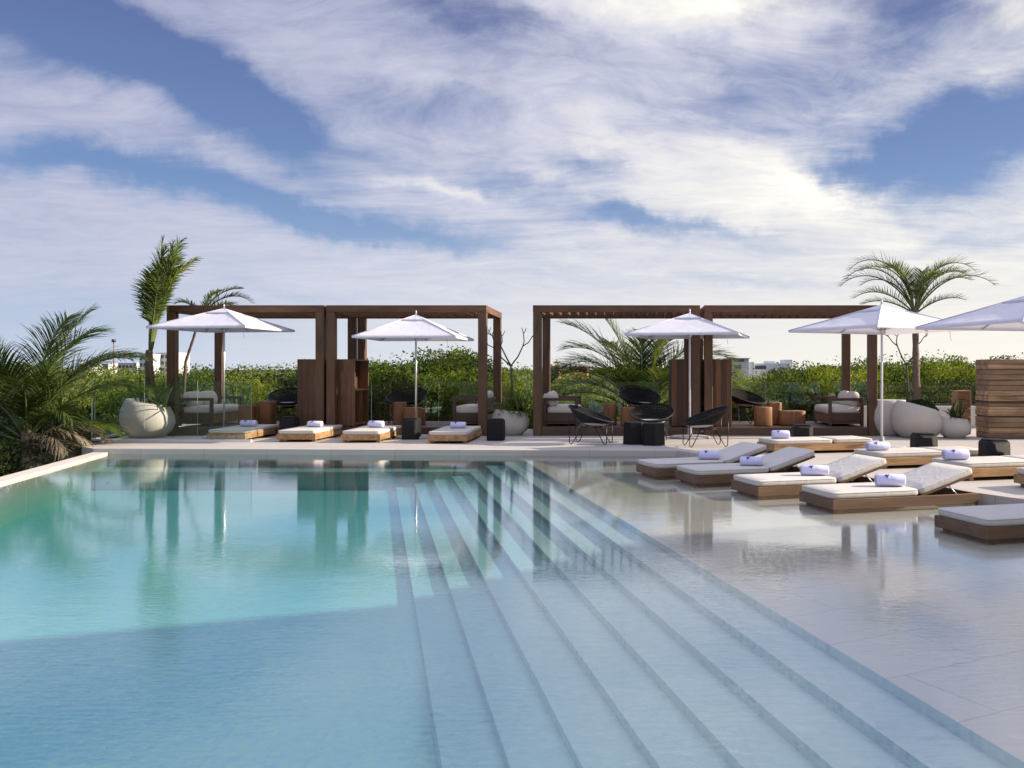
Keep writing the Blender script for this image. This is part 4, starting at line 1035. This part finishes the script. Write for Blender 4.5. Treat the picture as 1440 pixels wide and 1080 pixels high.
# ------------------------------------------------------------------ low white wall, timber screen, posts
wlm = MB(); wlm.prism([(px(1186, 23.6), 23.5), (px(1420, 23.6), 23.5), (px(1420, 23.6), 23.7), (px(1186, 23.6), 23.7)], ZD, .66)
tag(wlm.build('white_wall', M['white_wall']), 'low white wall behind the rightmost pergola and the planters', 'wall')
sc_ = thing('timber_screen', 'tall screen of stacked rough brown timbers at the right edge', 'timber screen', (px(1390, 19.8), 19.8, ZD))
Hs = pz(505, 19.8) - ZD
for z0, z1, nm in ((.02, .46, 'lower_stack'), (.49, .76, 'middle_stack'), (.80, Hs, 'upper_stack')):
    s = MB(); nb_ = max(1, round((z1 - z0) / .115)); r = random.Random(int(z0 * 100))
    for i in range(nb_):
        a = z0 + (z1 - z0) * i / nb_; b = z0 + (z1 - z0) * (i + 1) / nb_; o_ = r.uniform(0, .02)
        s.box(-.0 + o_, 3.2, -.01 + o_, .75, a + .003, b - .003, .006)
    s.build(nm, M['crate'], sc_)
MB().box(.02, 3.18, .02, .72, .0, Hs - .02).build('core', M['sofa_wood'], sc_)
pb = MB()
for i in range(5): pb.box(0, .30, 0, .4, .02 + i * .2, .21 + i * .2, .008)
o = pb.build('timber_post', M['post_rough'], None, (px(1347, 20.9), 20.9, ZD)); tag(o, 'short stacked timber post left of the tall timber screen, behind the spiky plant', 'timber post')

# ------------------------------------------------------------------ far buildings
def building(x0, x1, ytop, Y, label, mat, floors=3, bands=True, D=12, roof=True, cat='building', cols=6):
    X0, X1 = px(x0, Y), px(x1, Y); zt = pz(ytop, Y); t = thing('far_building', label, cat, ((X0 + X1) / 2, Y, -3.6), 0, 'buildings beyond the forest')
    w2 = (X1 - X0) / 2; H = zt + 3.6
    MB().box(-w2, w2, 0, D, 0, H).build('wall', mat, t)
    if roof: MB().box(-w2 - .15, w2 + .15, -.2, D + .2, H, H + .03 * H).build('roof', M['white_house'], t)
    fh = min(3.0, H / floors); ww = 2 * w2 / cols
    for f in range(floors):
        z = H - (f + 1) * fh + fh * .25
        for c_ in range(cols):
            MB().box(-w2 + ww * (c_ + .15), -w2 + ww * (c_ + .85), -.06, .05, z, z + fh * .5).build('window', M['dark_glass'], t)
    return t
building(196, 211, 499, 420, 'far white apartment block with banded floors left of the wind-blown palm trunk', M['white_house'], 4, cols=3)
building(219, 250, 497, 430, 'far pale apartment block between the wind-blown palm and the first pergola post', M['pink_house'], 4, cols=5)
building(108, 122, 512, 380, 'far low white house just right of the left palm crown', M['white_house'], 2, cols=3)
building(128, 152, 512, 450, 'far low grey building left of the radio mast', M['pink_house'], 2, cols=5)
building(166, 192, 511, 440, 'far low flat building right of the radio mast', M['white_house'], 2, cols=5)
building(770, 786, 514, 300, 'far terracotta house beside the rear post of the third pergola', M['terracotta'], 1, cols=2, roof=False)
building(800, 826, 515, 310, 'far terracotta house left of the big coconut palm crown', M['terracotta'], 1, cols=4, roof=False)
Yv = 150.0
vl = thing('white_villa', 'white flat-roofed villa above the trees right of the middle parasol', 'villa', (px(1037, Yv), Yv, -3.6))
def vb(x0, x1, y0, nm, y_, mat='white_house', d=6): 
    return MB().box(px(x0, Yv) - px(1037, Yv), px(x1, Yv) - px(1037, Yv), y_, y_ + d, 0, pz(y0, Yv) + 3.6).build(nm, M[mat], vl)
vb(1022, 1053, 504.5, 'wall', 0); vb(1053, 1061, 509, 'wall', .5)
MB().box(-1.7, 2.0, -.5, 6, pz(504.5, Yv) + 3.6, pz(503.3, Yv) + 3.6).build('roof', M['white_house'], vl)
MB().box(.15, 1.1, -.06, .1, pz(508.5, Yv) + 3.6, pz(505, Yv) + 3.6).build('window', M['dark_glass'], vl)
MB().box(-.55, .6, -.06, .1, pz(519, Yv) + 3.6, pz(513, Yv) + 3.6).build('window', M['dark_glass'], vl)
v2 = thing('white_villa', 'long low white villa with a rooftop box, right of the flat-roofed villa', 'villa', (px(1061, Yv), Yv + 2, -3.6))
MB().box(0, px(1112, Yv) - px(1061, Yv), 0, 6, 0, pz(511, Yv) + 3.6).build('wall', M['white_house'], v2)
MB().box(px(1083, Yv) - px(1061, Yv), px(1094, Yv) - px(1061, Yv), 1, 5, pz(511, Yv) + 3.6, pz(507.5, Yv) + 3.6).build('roof_box', M['white_house'], v2)
MB().box(px(1107, Yv) - px(1061, Yv), px(1119, Yv) - px(1061, Yv), 1, 5, 0, pz(505.5, Yv) + 3.6).build('tower', M['white_house'], v2)
MB().box(px(1064, Yv) - px(1061, Yv), px(1080, Yv) - px(1061, Yv), -.06, .1, pz(519, Yv) + 3.6, pz(514, Yv) + 3.6).build('window', M['dark_glass'], v2)
mt = thing('radio_mast', 'thin red and white radio mast on the skyline between the left palms', 'mast', (px(160, 400), 400, -3.6))
M['red'] = simple('mast_paint', (.26, .16, .14), .6)
MB().tube([(0, 0, 0), (0, 0, pz(478, 400) + 3.6)], .3, 5).build('tower', M['red'], mt)
MB().tube([(0, 0, pz(481, 400) + 3.6), (0, 0, pz(477, 400) + 3.6)], .9, 8).build('antenna', M['dark_glass'], mt)

# ------------------------------------------------------------------ render settings
scene.view_settings.view_transform = 'Standard'; scene.view_settings.look = 'None'; scene.view_settings.gamma = 1
scene.view_settings.exposure = 0.80
scene.render.engine = 'CYCLES'
cy = scene.cycles
cy.use_denoising = True; cy.max_bounces = 8; cy.transparent_max_bounces = 24; cy.diffuse_bounces = 3; cy.glossy_bounces = 4
cy.use_adaptive_sampling = True; cy.adaptive_threshold = .015; cy.caustics_reflective = False; cy.caustics_refractive = False
